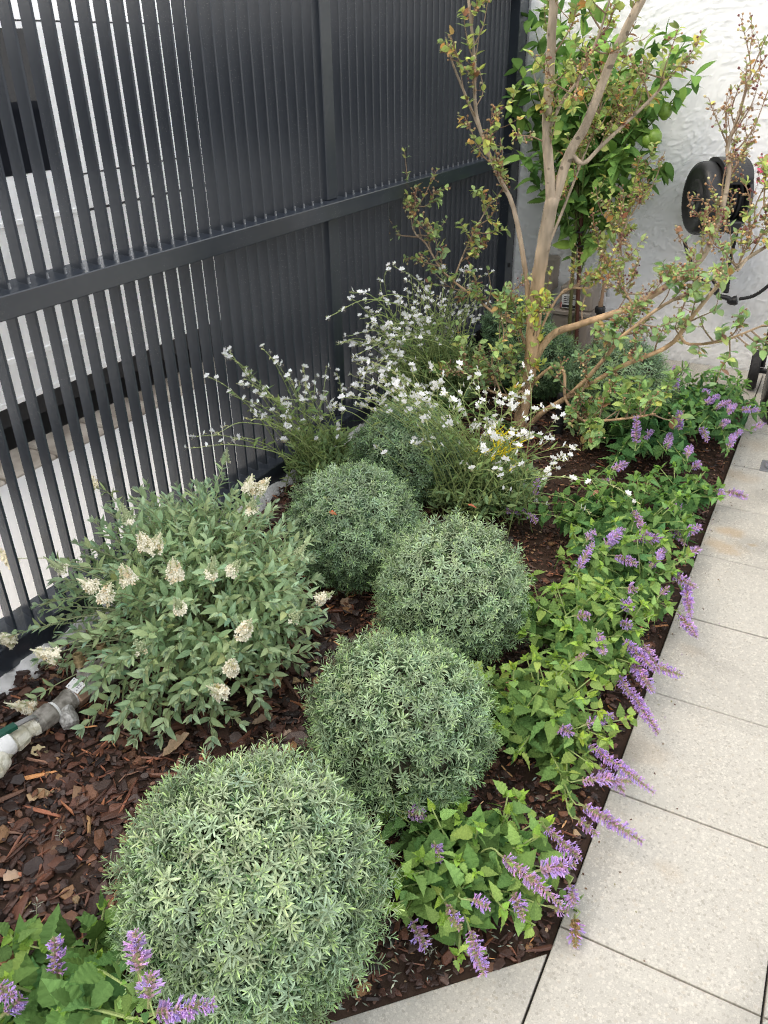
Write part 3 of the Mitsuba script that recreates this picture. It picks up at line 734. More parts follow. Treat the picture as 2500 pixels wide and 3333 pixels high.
def agastache(label, bx, by, spikes, seed, nst=15, spread=.17, hgt=.17, tone=(1, 1, 1), leafy=1.0, parts=110):
    t = thing('purple_flower_plant', label, 'plant', None)
    if 1.2 < by < 3: bx += .03
    r = np.random.default_rng(seed); base = np.array([bx, by, float(ground_h(bx, by))])
    ends = []
    for sp in spikes:
        x, y, dx, dy, z = sp[:5]
        full, dry = (sp[5] if len(sp) > 5 else .8), (sp[6] if len(sp) > 6 else 0.)
        b = on_z(x, y, z); zt = z + (sp[7] if len(sp) > 7 else .01); e = on_z(x + dx, y + dy, zt)
        flower_spike(t, b, e, r, full, dry); ends.append((b, unit(e - b)))
    nst = int(nst * 2.0); spread *= 1.30; hgt *= 1.3 if bx > -.9 else 1
    for k in range(nst):
        a = k * 2.4 + r.uniform(-.4, .4); q = math.sqrt((k + .5) / nst)
        e = base + np.array([math.cos(a) * spread * q, math.sin(a) * spread * q, hgt * (1.08 - .45 * q * q) * r.uniform(.75, 1.12)]); ends.append((e, None))
    P, X, N, S, CC, ST = [], [], [], [], [], MB()
    for e, dr_ in ends:
        b = base + np.array([r.normal(0, .035), r.normal(0, .035), 0]); v = e - b; h = np.linalg.norm(v)
        pts = [b, b + v * .4 + [0, 0, .14 * h], e - (dr_ * .03 if dr_ is not None else 0) + ([0, 0, .0]), e]
        c = curve(pts, 10); ST.add(*tube(c, np.linspace(.0026, .0014, 10), 4), (.26, .33, .12))
        fine = curve(c, 60); seg = np.r_[0, np.cumsum(np.linalg.norm(np.diff(fine, axis=0), axis=1))]; tot = seg[-1]
        s = tot * .22; k = r.integers(0, 2)
        stop = tot - (.028 if dr_ is not None else .002)
        while s < stop:
            i = min(np.searchsorted(seg, s), 58); p = fine[i]; tg = unit(fine[i + 1] - fine[i]); q = s / tot
            a = unit(np.cross(tg, [0, 0, 1.] if abs(tg[2]) < .95 else [1., 0, 0])); bb = np.cross(a, tg)
            for sg in (-1, 1):
                ang = (k % 2) * np.pi / 2 + r.normal(0, .35); o_ = sg * (math.cos(ang) * a + math.sin(ang) * bb)
                dirn = unit(o_ + tg * .25 + [0, 0, -.02] + r.normal(0, .12, 3))
                L = .056 * (1.0 - .5 * max(0, q - .55) / .45 - .35 * (q < .3)) * r.uniform(.72, 1.22) * leafy * (.7 if dr_ is not None and q > .75 else 1)
                pe = p + dirn * .008
                P.append(pe); X.append(unit(dirn + [0, 0, -.10])); N.append(unit(np.array([0, 0, 1.]) + dirn * .35 + r.normal(0, .32, 3))); S.append(L)
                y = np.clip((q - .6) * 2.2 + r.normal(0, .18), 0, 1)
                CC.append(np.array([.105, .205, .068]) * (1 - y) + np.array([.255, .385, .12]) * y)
                if r.uniform() < .45:
                    d2 = unit(dirn + tg * .9 + r.normal(0, .3, 3)); P.append(p); X.append(d2); N.append(unit(np.array([0, 0, 1.]) + r.normal(0, .3, 3))); S.append(L * .45); CC.append(np.array([.20, .34, .07]))
            s += r.uniform(.028, .04); k += 1
        if dr_ is None:
            for sg in range(4):
                d2 = unit(tg * .7 + r.normal(0, .5, 3)); P.append(e); X.append(d2); N.append(unit(np.array([0, 0, 1.]) + r.normal(0, .3, 3))); S.append(.024 * r.uniform(.7, 1.2)); CC.append(np.array([.23, .38, .075]))
    put('stems', ST, 'matte_mat', t)
    P, X, N, S, CC = map(np.array, (P, X, N, S, CC)); P[:, 2] = np.maximum(P[:, 2], ground_h(P[:, 0], P[:, 1]) + .008)
    q = (P - base) / [spread, spread, hgt]; fc = np.clip(np.linalg.norm(q, axis=1) / 1.3, .1, 1)
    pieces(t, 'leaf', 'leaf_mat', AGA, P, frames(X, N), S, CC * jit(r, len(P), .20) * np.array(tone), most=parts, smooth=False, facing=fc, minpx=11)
    return t
agastache('purple-flowered plant in the bottom left corner, left of the largest ball shrub', -.95, .47, [(125, 2105, -10, -85, .20, .75, 0, .06), (8, 2190, 40, -40, .15), (300, 2100, -8, -95, .36, .6, .1, .05), (335, 2190, 125, -28, .30, .85), (322, 2160, 4, -60, .33, .5, .1, .03), (-5, 2130, 30, 20, .20)], 41, 10, .14, .085, (1.05, 1.05, 1), 1.1)
agastache('purple-flowered plant at the front corner of the bed, right of the largest ball shrub', -.40, 1.06, [(1085, 1850, 130, 95, .17, .7, .1), (1165, 1880, 80, -20, .17, .75), (1020, 1945, 36, 10, .16), (1195, 1960, 34, 8, .12), (965, 1955, 30, 50, .14, .15, .2), (890, 1990, 30, 55, .08, .6), (1015, 2010, 30, 90, .12, .75), (1242, 1985, 2, 55, .02, .1, 1.), (1205, 1815, 50, 35, .12), (1180, 1790, 30, 20, .13), (880, 1755, 35, 3, .14, .6), (940, 1825, 10, 30, .14), (1110, 1930, 20, 50, .12, .6), (1230, 1910, 10, 40, .05, .6)], 42, 16, .16, .13, (1.08, 1.06, 1), 1.08, 130)
agastache('pale green purple-flowered plant right of the second ball shrub, long spikes over the paving', -.42, 1.53, [(1270, 1610, 145, 90, .13, .85), (1255, 1685, 110, -5, .12, .6, .1), (1260, 1740, 130, 70, .11, .75), (1265, 1565, 62, -25, .15, .85), (1210, 1570, 22, 10, .16), (1290, 1655, 60, 50, .1, .6), (1250, 1770, 40, 30, .09)], 43, 17, .17, .17, (1.2, 1.1, 1.05), 1.0, 130)
agastache('leafy purple-flowered plant between third ball shrub and paving, dense spikes at the paving edge', -.42, 1.88, [(1355, 1485, 70, 90, .11, .85), (1415, 1440, 60, 15, .13, .85), (1350, 1385, 65, 55, .15, .85), (1365, 1430, 45, 55, .13, .8), (1290, 1370, 14, 36, .2, .6), (1245, 1425, 22, -15, .2, .2, .3), (1390, 1395, 30, 40, .12), (1335, 1460, 25, 35, .12, .6)], 44, 17, .18, .19, (1.12, 1.06, 1), 1.0, 120)
agastache('purple-flowered plant right of the third ball shrub with spikes hanging over the paving', -.39, 2.22, [(1450, 1240, 55, 25, .15, .85), (1480, 1262, 12, 60, .12, .85), (1470, 1330, 35, 40, .10, .6, .2), (1245, 1330, 30, 0, .22, .5, .2), (1345, 1300, 18, 12, .2), (1355, 1270, 20, 0, .2, .6, .1), (1340, 1345, 22, 5, .18), (1425, 1285, 20, -20, .17, .3, .2)], 45, 17, .18, .19, (1.0, 1.0, 1), 1.0, 110)
agastache('purple-flowered plant with four upright spikes below the white butterfly flowers, right side of the bed', -.47, 2.58, [(1250, 1228, 32, -62, .24, .85, 0, .05), (1268, 1168, 16, -25, .24, .8), (1305, 1182, 42, -45, .24, .85, 0, .03), (1328, 1200, 48, 14, .22, .85), (1368, 1105, 40, 60, .22, .85), (1365, 1165, 70, -8, .2, .85), (1405, 1225, 32, -45, .19, .8, 0, .03), (1090, 1105, 45, -5, .12, .55, .2), (1155, 1070, 8, -45, .17, .7, 0, .05), (1140, 1110, 20, 15, .12, .5)], 46, 17, .19, .18, (.86, .92, .95), 1.0, 100)
agastache('purple-flowered plant at the paving edge with one spike held out over the paving', -.34, 2.92, [(1572, 1062, 42, 8, .11, .9), (1480, 1150, 35, -15, .12, .6, .2), (1485, 1200, 28, -20, .08, .6), (1450, 1140, 30, 30, .1, .5), (1435, 1100, 50, -8, .1, .6), (1555, 1060, 8, 12, .11)], 47, 9, .13, .13, (.8, .9, .92), .95, 60)
agastache('purple-flowered plant with tall upright spikes beside the bare mulch, far right of the tree trunk', -.52, 3.42, [(1374, 958, 2, -66, .22, .85, 0, .12), (1388, 945, 22, -18, .2, .6, .1), (1465, 930, 4, -48, .22, .85, 0, .08), (1325, 1015, 30, -20, .15, .5), (1484, 985, 8, -24, .2, .6, .1, .02), (1440, 965, 10, -35, .2, .8), (1495, 1010, 18, -12, .14, .6), (1300, 1035, 25, 5, .12, .5)], 48, 17, .20, .20, (.72, .86, .95), 1.1, 80)
agastache('purple-flowered plant at the far end of the paving edge with a thick cluster of spikes', -.33, 3.80, [(1525, 870, 30, -20, .21, .85), (1545, 882, 35, -20, .21, .85), (1570, 890, 20, -20, .2, .85), (1600, 885, 42, -4, .18, .8, .1), (1575, 965, 12, -35, .16, .9), (1530, 855, -8, -15, .22), (1460, 838, -2, -55, .3, .85, 0, .14), (1555, 920, 20, -14, .18), (1625, 925, 28, -14, .12, .6, .1), (1585, 945, 18, -20, .15, .8), (1515, 925, 14, 20, .2, .3, .3)], 49, 16, .19, .19, (.72, .84, .95), 1.1, 80)

# ------------------------------------------------------------------ white butterfly-flower plants (wiry stems)
def butterfly_template(r):
    """four petals fanned upwards, thin stamens hanging below; the flower faces +x, up is +z"""
    mb = MB(); lt = leaf(3, .30, .12, .25, .62, round_=.75)
    for a in (-68, -24, 24, 68):
        a = math.radians(a + r.uniform(-10, 10)); d = np.array([.35, math.sin(a), math.cos(a)]); d = unit(d)
        up = unit(np.array([1., 0, 0]) - d * d[0])
        R = np.stack([d, np.cross(up, d), up], -1)
        L = r.uniform(.48, .58)
        mb.add((lt[0] * L) @ R.T, lt[1], lt[2] * .95)
    for k in range(6):
        a = r.uniform(-.8, .8); d = unit(np.array([.6, math.sin(a), -.8])); e = np.array([0, .012, 0])
        mb.add([[0, 0, 0] + e, [0, 0, 0] - e, d * .42], [[0, 1, 2]], (.85, .85, .72))
        mb.add([d * .40 + [0, .025, 0], d * .40 - [0, .025, 0], d * .47], [[0, 1, 2]], (.70, .55, .35))
    mb.add(*tube([[-.45, 0, .02], [-.2, 0, .03], [.02, 0, 0]], [.022, .03, .05], 4, False), (.52, .52, .25))
    return mb.out()
gr = np.random.default_rng(77)
BUTTER = [butterfly_template(gr) for _ in range(6)]
NARROW = [leaf(3, .13, .2, .2, .45), leaf(3, .11, .3, -.1, .4), leaf(3, .15, .15, .4, .5)]
def gaura(label, base, targets, seed, nleaf=900, frad=(.16, .16, .22), parts=150, tone=(1, 1, 1), fs=.029, nwild=14, size=1.0):
    t = thing('white_butterfly_flower_plant', label, 'plant', None)
    r = np.random.default_rng(seed); base = np.array([base[0], base[1], float(ground_h(base[0], base[1]))])
    FP, FX, FU, FS, ST, BP, BX, BS = [], [], [], [], MB(), [], [], []
    P, X, N, S, CC = [], [], [], [], []
    for tg in targets:
        tg = np.asarray(tg, float)
        b = base + np.array([r.normal(0, frad[0] * .42), r.normal(0, frad[1] * .42), 0]); v = tg - b; h = np.linalg.norm(v)
        b = b + unit(v * [1, 1, 0]) * .02
        m1 = b + v * .38 + [0, 0, h * .13]; m2 = b + v * .75 + [0, 0, h * .10]
        side = unit(np.cross(v, [0, 0, 1])) * r.normal(0, .04) * h
        c = curve([b, m1 + side, m2 + side * .7, tg], 22)
        ST.add(*tube(c, np.linspace(.0021, .0009, 22), 4, False), np.linspace(0, 1, 22).repeat(4)[:, None] * np.array([.14, .14, .06]) + np.array([.19, .25, .09]))
        ax = unit(c[-1] - c[-4])
        for k in range(r.choice([2, 2, 3, 4])):
            i = 21 - int(k * r.uniform(1.4, 3.6)); a = r.uniform(0, 6.28)
            o = unit(np.array([math.cos(a), math.sin(a), r.uniform(-.1, .5)]) + .5 * unit(CAM - tg) + ax * .3)
            FP.append(c[i] + o * .012); FX.append(o); FU.append(unit(np.array([0, 0, 1.]) + r.normal(0, .35, 3))); FS.append(fs * r.uniform(.75, 1.1))
        for k in range(r.integers(3, 8)):
            i = r.integers(15, 22); o = unit(ax + r.normal(0, .35, 3)); BP.append(c[i]); BX.append(o); BS.append(r.uniform(.010, .02))
        for i in range(3, 14):
            if r.uniform() < .8:
                a = r.uniform(0, 6.28); o = unit(np.array([math.cos(a), math.sin(a), .5])); P.append(c[i]); X.append(o); N.append(unit(np.array([0, 0, 1.]) + r.normal(0, .4, 3))); S.append(r.uniform(.02, .042) * size); CC.append([.20, .28, .10])
    # leafy clump
    for k in range(nleaf // 9):
        a, q = r.uniform(0, 6.28), math.sqrt(r.uniform(0, 1)); e = base + np.array([math.cos(a) * frad[0] * q * 1.25, math.sin(a) * frad[1] * q * 1.25, frad[2] * (1.15 - .6 * q) * r.uniform(.55, 1.25)])
        b = base + np.array([math.cos(a) * frad[0] * q * .5, math.sin(a) * frad[1] * q * .5, 0]); c = curve([b, (b + e) / 2 + [0, 0, .03], e], 12)
        ST.add(*tube(c, np.linspace(.0018, .0008, 12), 3, False), (.2, .25, .09))
        for i in range(3, 12):
            a2 = r.uniform(0, 6.28); o = unit(np.array([math.cos(a2), math.sin(a2), .55]) + .6 * unit(e - b)); P.append(c[i]); X.append(o); N.append(unit(np.array([0, 0, 1.]) + r.normal(0, .4, 3)))
            S.append(r.uniform(.028, .055) * size); y = r.uniform(0, 1) ** 2 * (i / 12); CC.append(np.array([.225, .32, .145]) * (1 - y) + np.array([.36, .47, .19]) * y)
    put('stems', ST, 'matte_mat', t)
    P, X, N, S, CC = map(np.array, (P, X, N, S, CC)); P[:, 2] = np.maximum(P[:, 2], ground_h(P[:, 0], P[:, 1]) + .01); P[:, 0] = np.maximum(P[:, 0], -1.74)
    pieces(t, 'leaf', 'leaf_mat', NARROW, P, frames(X, N), S, CC * jit(r, len(P), .15) * np.array(tone), most=0)
    mb = MB(); mb.add(*place(BUDT, np.array(BP) + np.array(BX) * .005, frames(np.cross(np.array(BX), [.3, .2, .9]), np.array(BX)), np.stack([np.array(BS) * .28, np.array(BS) * .28, np.array(BS)], 1), np.tile([[.55, .58, .30]], (len(BP), 1)) * jit(r, len(BP), .15)))
    labels[put('bud', mb, 'petal_mat', t)] = {'kind': 'stuff'}
    FP, FX, FU, FS = map(np.array, (FP, FX, FU, FS))
    z = FU; x = unit(FX - z * (FX * z).sum(1, keepdims=True)); Rm = np.stack([x, np.cross(z, x), z], -1)
    pieces(t, 'flower', 'petal_mat', BUTTER, FP, Rm, FS * .93, np.ones((len(FP), 3)) * r.uniform(.92, 1.05, (len(FP), 1)), most=parts, smooth=False, rest='flowers', minpx=10)
    return t
def px_targets(lst, r, jitter=.0):
    return [on_z(x, y, z) + r.normal(0, jitter + 1e-6, 3) for x, y, z in lst]
r_ = np.random.default_rng(61)
L1 = [(447, 812, .45), (485, 765, .50), (492, 755, .5), (570, 755, .52), (515, 828, .46), (622, 805, .5), (592, 775, .52), (556, 845, .45), (500, 852, .42), (620, 862, .45), (546, 885, .40), (590, 885, .42), (640, 858, .46), (662, 835, .48), (735, 918, .34), (727, 805, .5), (625, 918, .37), (472, 935, .30), (655, 822, .5), (572, 838, .45), (608, 900, .38), (535, 905, .37), (700, 860, .44), (690, 950, .28), (410, 968, .25), (630, 820, .49), (580, 910, .36), (527, 800, .48), (715, 880, .4), (605, 950, .3)]
gaura('white butterfly-flower plant standing alone against the dark slats, leftmost of the three', (-1.585, 2.42), [on_x(x, y, r_.uniform(-1.70, -1.50)) for x, y, z in L1 + [(a + r_.normal(0, 22), b + r_.normal(0, 18), 0) for a, b, z in L1[10:]]], 62, 1000, (.13, .15, .20), 90)
L2 = []
for _ in range(150):
    q = r_.uniform(0, 1); u = r_.uniform(-1, 1)
    x = 770 + 250 * q + u * 55; y = 800 - 190 * q + r_.normal(0, 45) + u * 25
    L2.append((x, min(max(y, 580), 850), .30 + .32 * (1 - (y - 560) / 300)))
L2 += [(708, 685, .50), (752, 645, .56), (755, 632, .58), (820, 605, .58), (880, 605, .55), (850, 575, .6), (905, 600, .58), (742, 740, .48), (725, 745, .45)]
gaura('tall white butterfly-flower plant at the fence left of the tree trunk, rear of the three', (-1.50, 3.32), [on_x(x, y, r_.uniform(-1.66, -1.36)) for x, y, z in L2], 63, 2200, (.20, .34, .30), 150, (.95, .96, 1.0), .028)
L3 = []
for _ in range(150):
    q = r_.uniform(0, 1); x = 740 + 440 * q + r_.normal(0, 25); y = 790 + 170 * q + r_.normal(0, 62)
    if 690 < x < 1230 and 770 < y < 1100: L3.append((x, y, float(np.clip(.40 - (y - 800) / 900 + r_.normal(0, .02), .10, .46))))
L3 += [(1225, 985, .3), (1215, 995, .29), (1200, 1010, .27), (1190, 1020, .26), (1180, 1028, .25), (1175, 1090, .2), (1270, 1040, .2), (1270, 1105, .16), (1378, 1085, .16), (1035, 1045, .2), (975, 1055, .22), (880, 990, .3), (940, 800, .44), (855, 940, .32), (1070, 1000, .26), (1110, 1010, .25), (1250, 970, .3), (1115, 875, .42), (1160, 880, .4), (1200, 880, .4), (815, 965, .3), (820, 1050, .24)]
g3 = gaura('white butterfly-flower plant in the middle of the bed in front of the tree trunk', (-.99, 2.56), [on_y(x, y, r_.uniform(2.15, 2.75)) if z_ > 0 else on_z(x, y, .2) for x, y, z_ in L3], 64, 2600, (.20, .20, .20), 150, (.95, .96, 1.0), .032)
mb = MB(); r_ = np.random.default_rng(4)
for k in range(46):
    p = on_y(r_.normal(1085, 16), r_.normal(962, 18), r_.uniform(2.34, 2.46)); q = p + unit(r_.normal(0, 1, 3) + [0, 0, .6]) * r_.uniform(.02, .05)
    mb.add(*tube(curve([p, (p + q) / 2 + r_.normal(0, .006, 3), q], 5), [.0014, .0016, .0016, .0014, .001], 4), (.72, .60, .03))
    mb.add(*place(NARROW[0], np.array([q]), frames(np.array([unit(q - p)]), np.array([[0, 0, 1.]])), np.array([.02]), np.array([[.75, .65, .05]])))
labels[put('yellowed_stems', mb, 'petal_mat', g3)] = {'kind': 'stuff', 'label': 'bright yellow dying stems'}
# strap-leaved tuft beside the fence
t = thing('strap_leaf_tuft', 'few dark green arching strap leaves rising beside the fence between two white-flowered plants', 'plant')
r_ = np.random.default_rng(12); b0 = on_z(1132, 935, .07)
for k, (x, y, z) in enumerate([(1128, 800, .33), (1175, 870, .25), (1110, 830, .3), (1150, 850, .3), (1190, 905, .16), (1100, 890, .2)]):
    x, y = (x - 1132) * .66 + 753, (y - 935) * .66 + 935
    e = on_z(x, y, z); c = curve([b0 + r_.normal(0, .012, 3) * [1, 1, 0] + [.05, 0, 0], (b0 + e) / 2 + [.05, 0, .07], e + [.05, 0, 0]], 12)
    s = unit(np.cross(np.gradient(c, axis=0), [.3, .2, 1])); w = (.006 * np.sin(np.pi * np.linspace(.12, 1, 12)) + .0006)[:, None]
    v = np.vstack([c - s * w, c + [0, 0, -.001], c + s * w]); f = []
    for i in range(11):
        for o in (0, 12): f += [[o + i, o + i + 1, o + 13 + i], [o + i, o + 13 + i, o + 12 + i]]
    put('leaf', MB().add(v, f, (.07, .14, .045)), 'gloss_leaf_mat', t, smooth=True)

# ------------------------------------------------------------------ crape-myrtle-like tree
TL = [leaf(4, .30, .2, .2, .48, round_=.7), leaf(4, .34, .35, .4, .5, round_=.7), leaf(4, .28, .15, -.05, .45, round_=.7), leaf(4, .36, .3, .15, .5, round_=.65)]
def capsule():
    m = trimesh.creation.icosphere(0, .5); m.vertices[:, 2] *= 1.15
    v = np.array(m.vertices); c = np.ones((len(v), 3)); c[v[:, 2] > .4] *= .6
    return v, np.array(m.faces), c
CAPS = capsule()
def tree():
    t = thing('multi_branched_tree', 'smooth-barked small tree with yellowing leaves and brown seed heads in the garden bed', 'tree')
    r = np.random.default_rng(91)
    def dp(lst, Y0, Y1):
        n = len(lst); return [on_y(x, y, Y0 + (Y1 - Y0) * i / max(n - 1, 1)) for i, (x, y) in enumerate(lst)]
    c = lambda l: [(x / DS, y / DS) for x, y in l]
    limbs = []
    def limb(name, pts, r0, r1, n=24, sides=10, label=None):
        p = curve(pts, n); q = np.linspace(0, 1, n); rad = (r0 + (r1 - r0) * q) * .80
        rad *= 1 + .012 * np.sin(q * 23 + r.uniform(0, 6)) + .05 * (meshkit.fbm(p * 9, 2, 5) - .5)
        p[1:-1] += r.normal(0, r1 * .05, (n - 2, 3))
        v, f = tube(p, rad, sides); k = put_mesh(name, (v, f), 'bark_mat', t, smooth=True); limbs.append((p, rad)); return p
    tr = dp(c([(1676, 1450), (1690, 1380), (1722, 1210), (1742, 1000), (1765, 820), (1800, 640)]), 3.32, 3.32)
    trunk = limb('trunk', tr, .039, .034, 30, 18)
    # flare at the foot and a knot
    v, f = tube([tr[0] - [0, 0, .06], tr[0] + [0, 0, .02], tr[0] + [0.004, 0, .09]], [.048, .039, .032], 16); put_mesh('root_flare', (v, f), 'bark_mat', t, smooth=True)
    for i in (4, 11):
        m = trimesh.creation.icosphere(2, .012); m.vertices[:, 1] *= .5; m.apply_translation(trunk[i] + unit(CAM - trunk[i]) * .027); put_mesh('knot', m, 'bark_mat', t, smooth=True)
    A = limb('branch', [tr[-1] - [0, 0, .05]] + dp(c([(1786, 540), (1780, 430), (1790, 210), (1803, 0), (1812, -140)]), 3.30, 3.22), .026, .018)
    B = limb('branch', [tr[-1] - [0, 0, .05]] + dp(c([(1850, 510), (1913, 395), (2003, 166), (2090, 0), (2150, -120)]), 3.34, 3.42), .025, .016)
    Cc = limb('branch', [np.array(B[5])] + dp(c([(1900, 530), (1966, 467), (2117, 324), (2180, 250)]), 3.36, 3.50), .013, .006, 18, 8)
    Dd = limb('branch', dp(c([(1722, 1060), (1713, 904), (1672, 678), (1619, 565), (1551, 377), (1544, 188), (1521, -40)]), 3.34, 3.42), .016, .007, 22, 8)
    limb('branch', [np.array(Dd[13])] + dp(c([(1505, 285), (1472, 203), (1450, 120)]), 3.40, 3.36), .008, .003, 12, 6)
    E_ = limb('branch', [np.array(trunk[12])] + dp(c([(1792, 1094), (1893, 1054), (2060, 997), (2190, 917), (2276, 852), (2335, 738), (2373, 565), (2368, 480), (2400, 390), (2440, 250)]), 3.34, 3.52), .021, .006, 34, 8)
    F_ = limb('branch', [np.array(trunk[2])] + dp(c([(1763, 1344), (1835, 1300), (1915, 1228), (1994, 1134), (2031, 1090), (2154, 997), (2240, 953)]), 3.26, 3.05), .016, .006, 24, 8)
    G_ = limb('branch', [np.array(F_[6])] + dp(c([(1936, 1242), (2023, 1192), (2175, 1127), (2240, 1047), (2342, 924), (2428, 845), (2500, 800), (2560, 770)]), 3.2, 3.0), .013, .006, 26, 8)
    H_ = limb('branch', [np.array(G_[11])] + dp(c([(2240, 1120), (2342, 1112), (2407, 1090), (2486, 1058)]), 3.12, 2.98), .008, .004, 16, 6)
    I_ = limb('branch', [np.array(trunk[10])] + dp(c([(1799, 1194), (1836, 1215), (1840, 1296), (1887, 1362), (1941, 1371), (2062, 1359), (2134, 1347)]), 3.28, 3.05), .011, .005, 24, 7)
    J_ = limb('branch', [np.array(trunk[5])] + dp(c([(1701, 1279), (1662, 1290), (1575, 1264), (1560, 1235), (1474, 1199)]), 3.27, 3.15), .010, .004, 18, 7)
    K_ = limb('branch', [np.array(trunk[12])] + dp(c([(1690, 1070), (1625, 1033), (1546, 968), (1445, 888), (1387, 794), (1343, 743), (1335, 620)]), 3.36, 3.4), .010, .003, 22, 6)
    L_ = limb('branch', [np.array(K_[11])] + dp(c([(1499, 851), (1544, 753), (1600, 655)]), 3.4, 3.45), .006, .002, 12, 6)
    M_ = limb('branch', [np.array(A[9])] + dp(c([(1830, 330), (1890, 250), (1950, 110), (1985, 0)]), 3.28, 3.2), .010, .004, 16, 6)
    N_ = limb('branch', [np.array(trunk[22])] + dp(c([(1830, 690), (1880, 560), (1930, 430), (1960, 330)]), 3.42, 3.55), .009, .004, 16, 6)
    O_ = limb('branch', [np.array(trunk[14])] + dp(c([(1830, 950), (1930, 930), (2010, 800), (2050, 690)]), 3.45, 3.62), .008, .003, 16, 6)
    P_ = limb('branch', [np.array(J_[8])] + dp(c([(1600, 1180), (1640, 1090), (1620, 1010)]), 3.2, 3.2), .006, .002, 12, 6)
    Q_ = limb('branch', [np.array(E_[10])] + dp(c([(2030, 930), (2020, 780), (2090, 640)]), 3.4, 3.6), .006, .002, 12, 6)
    R_ = limb('branch', [np.array(G_[19])] + dp(c([(2400, 880), (2440, 760), (2500, 640)]), 3.0, 3.0), .005, .002, 12, 6)
    # twigs with leaves and seed heads
    P, X, N, S, CC, TW, KP, KS, KC, PK = [], [], [], [], [], MB(), [], [], [], []
    def leaves_on(c, dens, tone, size):
        n = len(c)
        for i in range(1, n):
            if r.uniform() > dens: continue
            tg = unit(c[i] - c[i - 1]); a = r.uniform(0, 6.28); q = unit(np.cross(tg, [.3, .4, .8])); w = np.cross(tg, q)
            for sg in (-1, 1, -.6):
                if r.uniform() < .26: continue
                o = sg * (math.cos(a) * q + math.sin(a) * w); d = unit(o + tg * .5 + [0, 0, .05] + r.normal(0, .2, 3))
                P.append(c[i]); X.append(d); N.append(unit(np.array([0, 0, 1.]) + d * .3 + r.normal(0, .35, 3))); S.append(size * r.uniform(.6, 1.25))
                u = r.uniform(); g_ = np.array([.215, .275, .135]) if u < .48 else np.array([.28, .345, .135]) if u < .80 else np.array([.37, .38, .14]) if u < .92 else np.array([.40, .25, .12]) if u < .97 else np.array([.22, .11, .08])
                CC.append(g_ * tone)
    def seedhead(c, n, red):
        tg = unit(c[-1] - c[-3])
        for k in range(n):
            b = c[-1] - tg * r.uniform(0, .09); e = b + unit(tg * .5 + r.normal(0, .7, 3)) * r.uniform(.012, .032)
            TW.add(*tube([b, e], [.0011, .0009], 3, False), (.30, .16, .09))
            KP.append(e); KS.append(r.uniform(.007, .0105)); KC.append(np.array([.20, .075, .075]) if r.uniform() < red * .7 else np.array([.42, .27, .155]) if r.uniform() < .7 else np.array([.48, .44, .24]))
    def twigs(L, n, t0, t1, ln, up=.6, dens=.75, seeds=.5, red=.15, tone=(1, 1, 1), size=.036, sub=2, out=None):
        for k in range(n):
            q = t0 + (t1 - t0) * (k + r.uniform(.1, .9)) / n; i = min(int(q * (len(L) - 1)), len(L) - 2); b = L[i] + (L[i + 1] - L[i]) * (q * (len(L) - 1) - i)
            tg = unit(L[i + 1] - L[i]); d = unit(tg * .55 + np.array([0, 0, up]) + r.normal(0, .55, 3) + (np.array(out) if out is not None else 0)); l = ln * r.uniform(.55, 1.25)
            e = b + d * l; m = b + d * l * .5 + r.normal(0, .08 * l, 3) - [0, 0, .04 * l]; c_ = curve([b, m, e + [0, 0, .06 * l]], 9)
            TW.add(*tube(c_, np.linspace(.0034, .0013, 9), 4, False), (.27, .19, .13))
            leaves_on(c_[2:], dens, np.array(tone), size)
            if r.uniform() < seeds: seedhead(c_, r.integers(7, 18), red)
            for s_ in range(r.integers(0, sub + 1)):
                b2 = c_[r.integers(3, 8)]; d2 = unit(d + r.normal(0, .6, 3) + [0, 0, up * .5]); l2 = l * r.uniform(.35, .7); c2 = curve([b2, b2 + d2 * l2 * .5 + r.normal(0, .08 * l2, 3), b2 + d2 * l2], 7)
                TW.add(*tube(c2, np.linspace(.002, .001, 7), 3, False), (.26, .16, .10))
                leaves_on(c2[1:], dens, np.array(tone), size * .9)
                if r.uniform() < seeds: seedhead(c2, r.integers(5, 14), red)
    yel, grn = (1.12, 1.08, .9), (.82, .95, .95)
    twigs(A, 12, .25, 1, .16, .5, .7, .35, .15, yel, .034)
    twigs(B, 9, .45, 1, .15, .3, .5, .35, .25, yel, .032)
    twigs(Cc, 15, .35, 1, .17, .5, .85, .4, .25, yel, .036)
    twigs(Dd, 17, .38, 1, .17, .5, .7, .5, .2, (1.1, 1.1, .9), .036, 2)
    twigs(M_, 9, .3, 1, .16, .5, .8, .4, .2, yel, .034)
    twigs(N_, 12, .3, 1, .17, .5, .85, .4, .2, yel, .035)
    twigs(O_, 18, .15, 1, .18, .6, .8, .7, .25, yel, .032)
    twigs(E_, 9, .18, .5, .17, .8, .7, .6, .3, (1, 1, .9), .032)
    twigs(E_, 22, .45, 1, .20, .9, .45, 1.0, .3, (1.05, 1.0, .9), .023, 2)
    twigs(F_, 18, .3, 1, .18, .7, .85, .6, .2, grn, .036)
    twigs(G_, 15, .25, 1, .16, .5, .7, .55, .25, grn, .032)
    twigs(H_, 9, .25, 1, .14, .1, .85, .3, .1, grn, .038)
    twigs(I_, 20, .42, 1, .14, .7, .95, .3, .1, (.9, 1.05, .95), .044)
    twigs(J_, 15, .2, 1, .18, .8, .85, .3, .1, (1.0, 1.08, 1.0), .034)
    twigs(P_, 9, .1, 1, .16, .6, .85, .3, .1, (1.0, 1.08, 1.0), .033)
    twigs(K_, 26, .10, 1, .17, .6, .75, .5, .15, (.98, 1.05, 1.0), .033)
    twigs(L_, 9, .3, 1, .13, .5, .8, .6, .3, (1, 1, .9), .034)
    twigs(Q_, 16, .1, 1, .18, .8, .65, .9, .35, (1.05, 1.0, .9), .028)
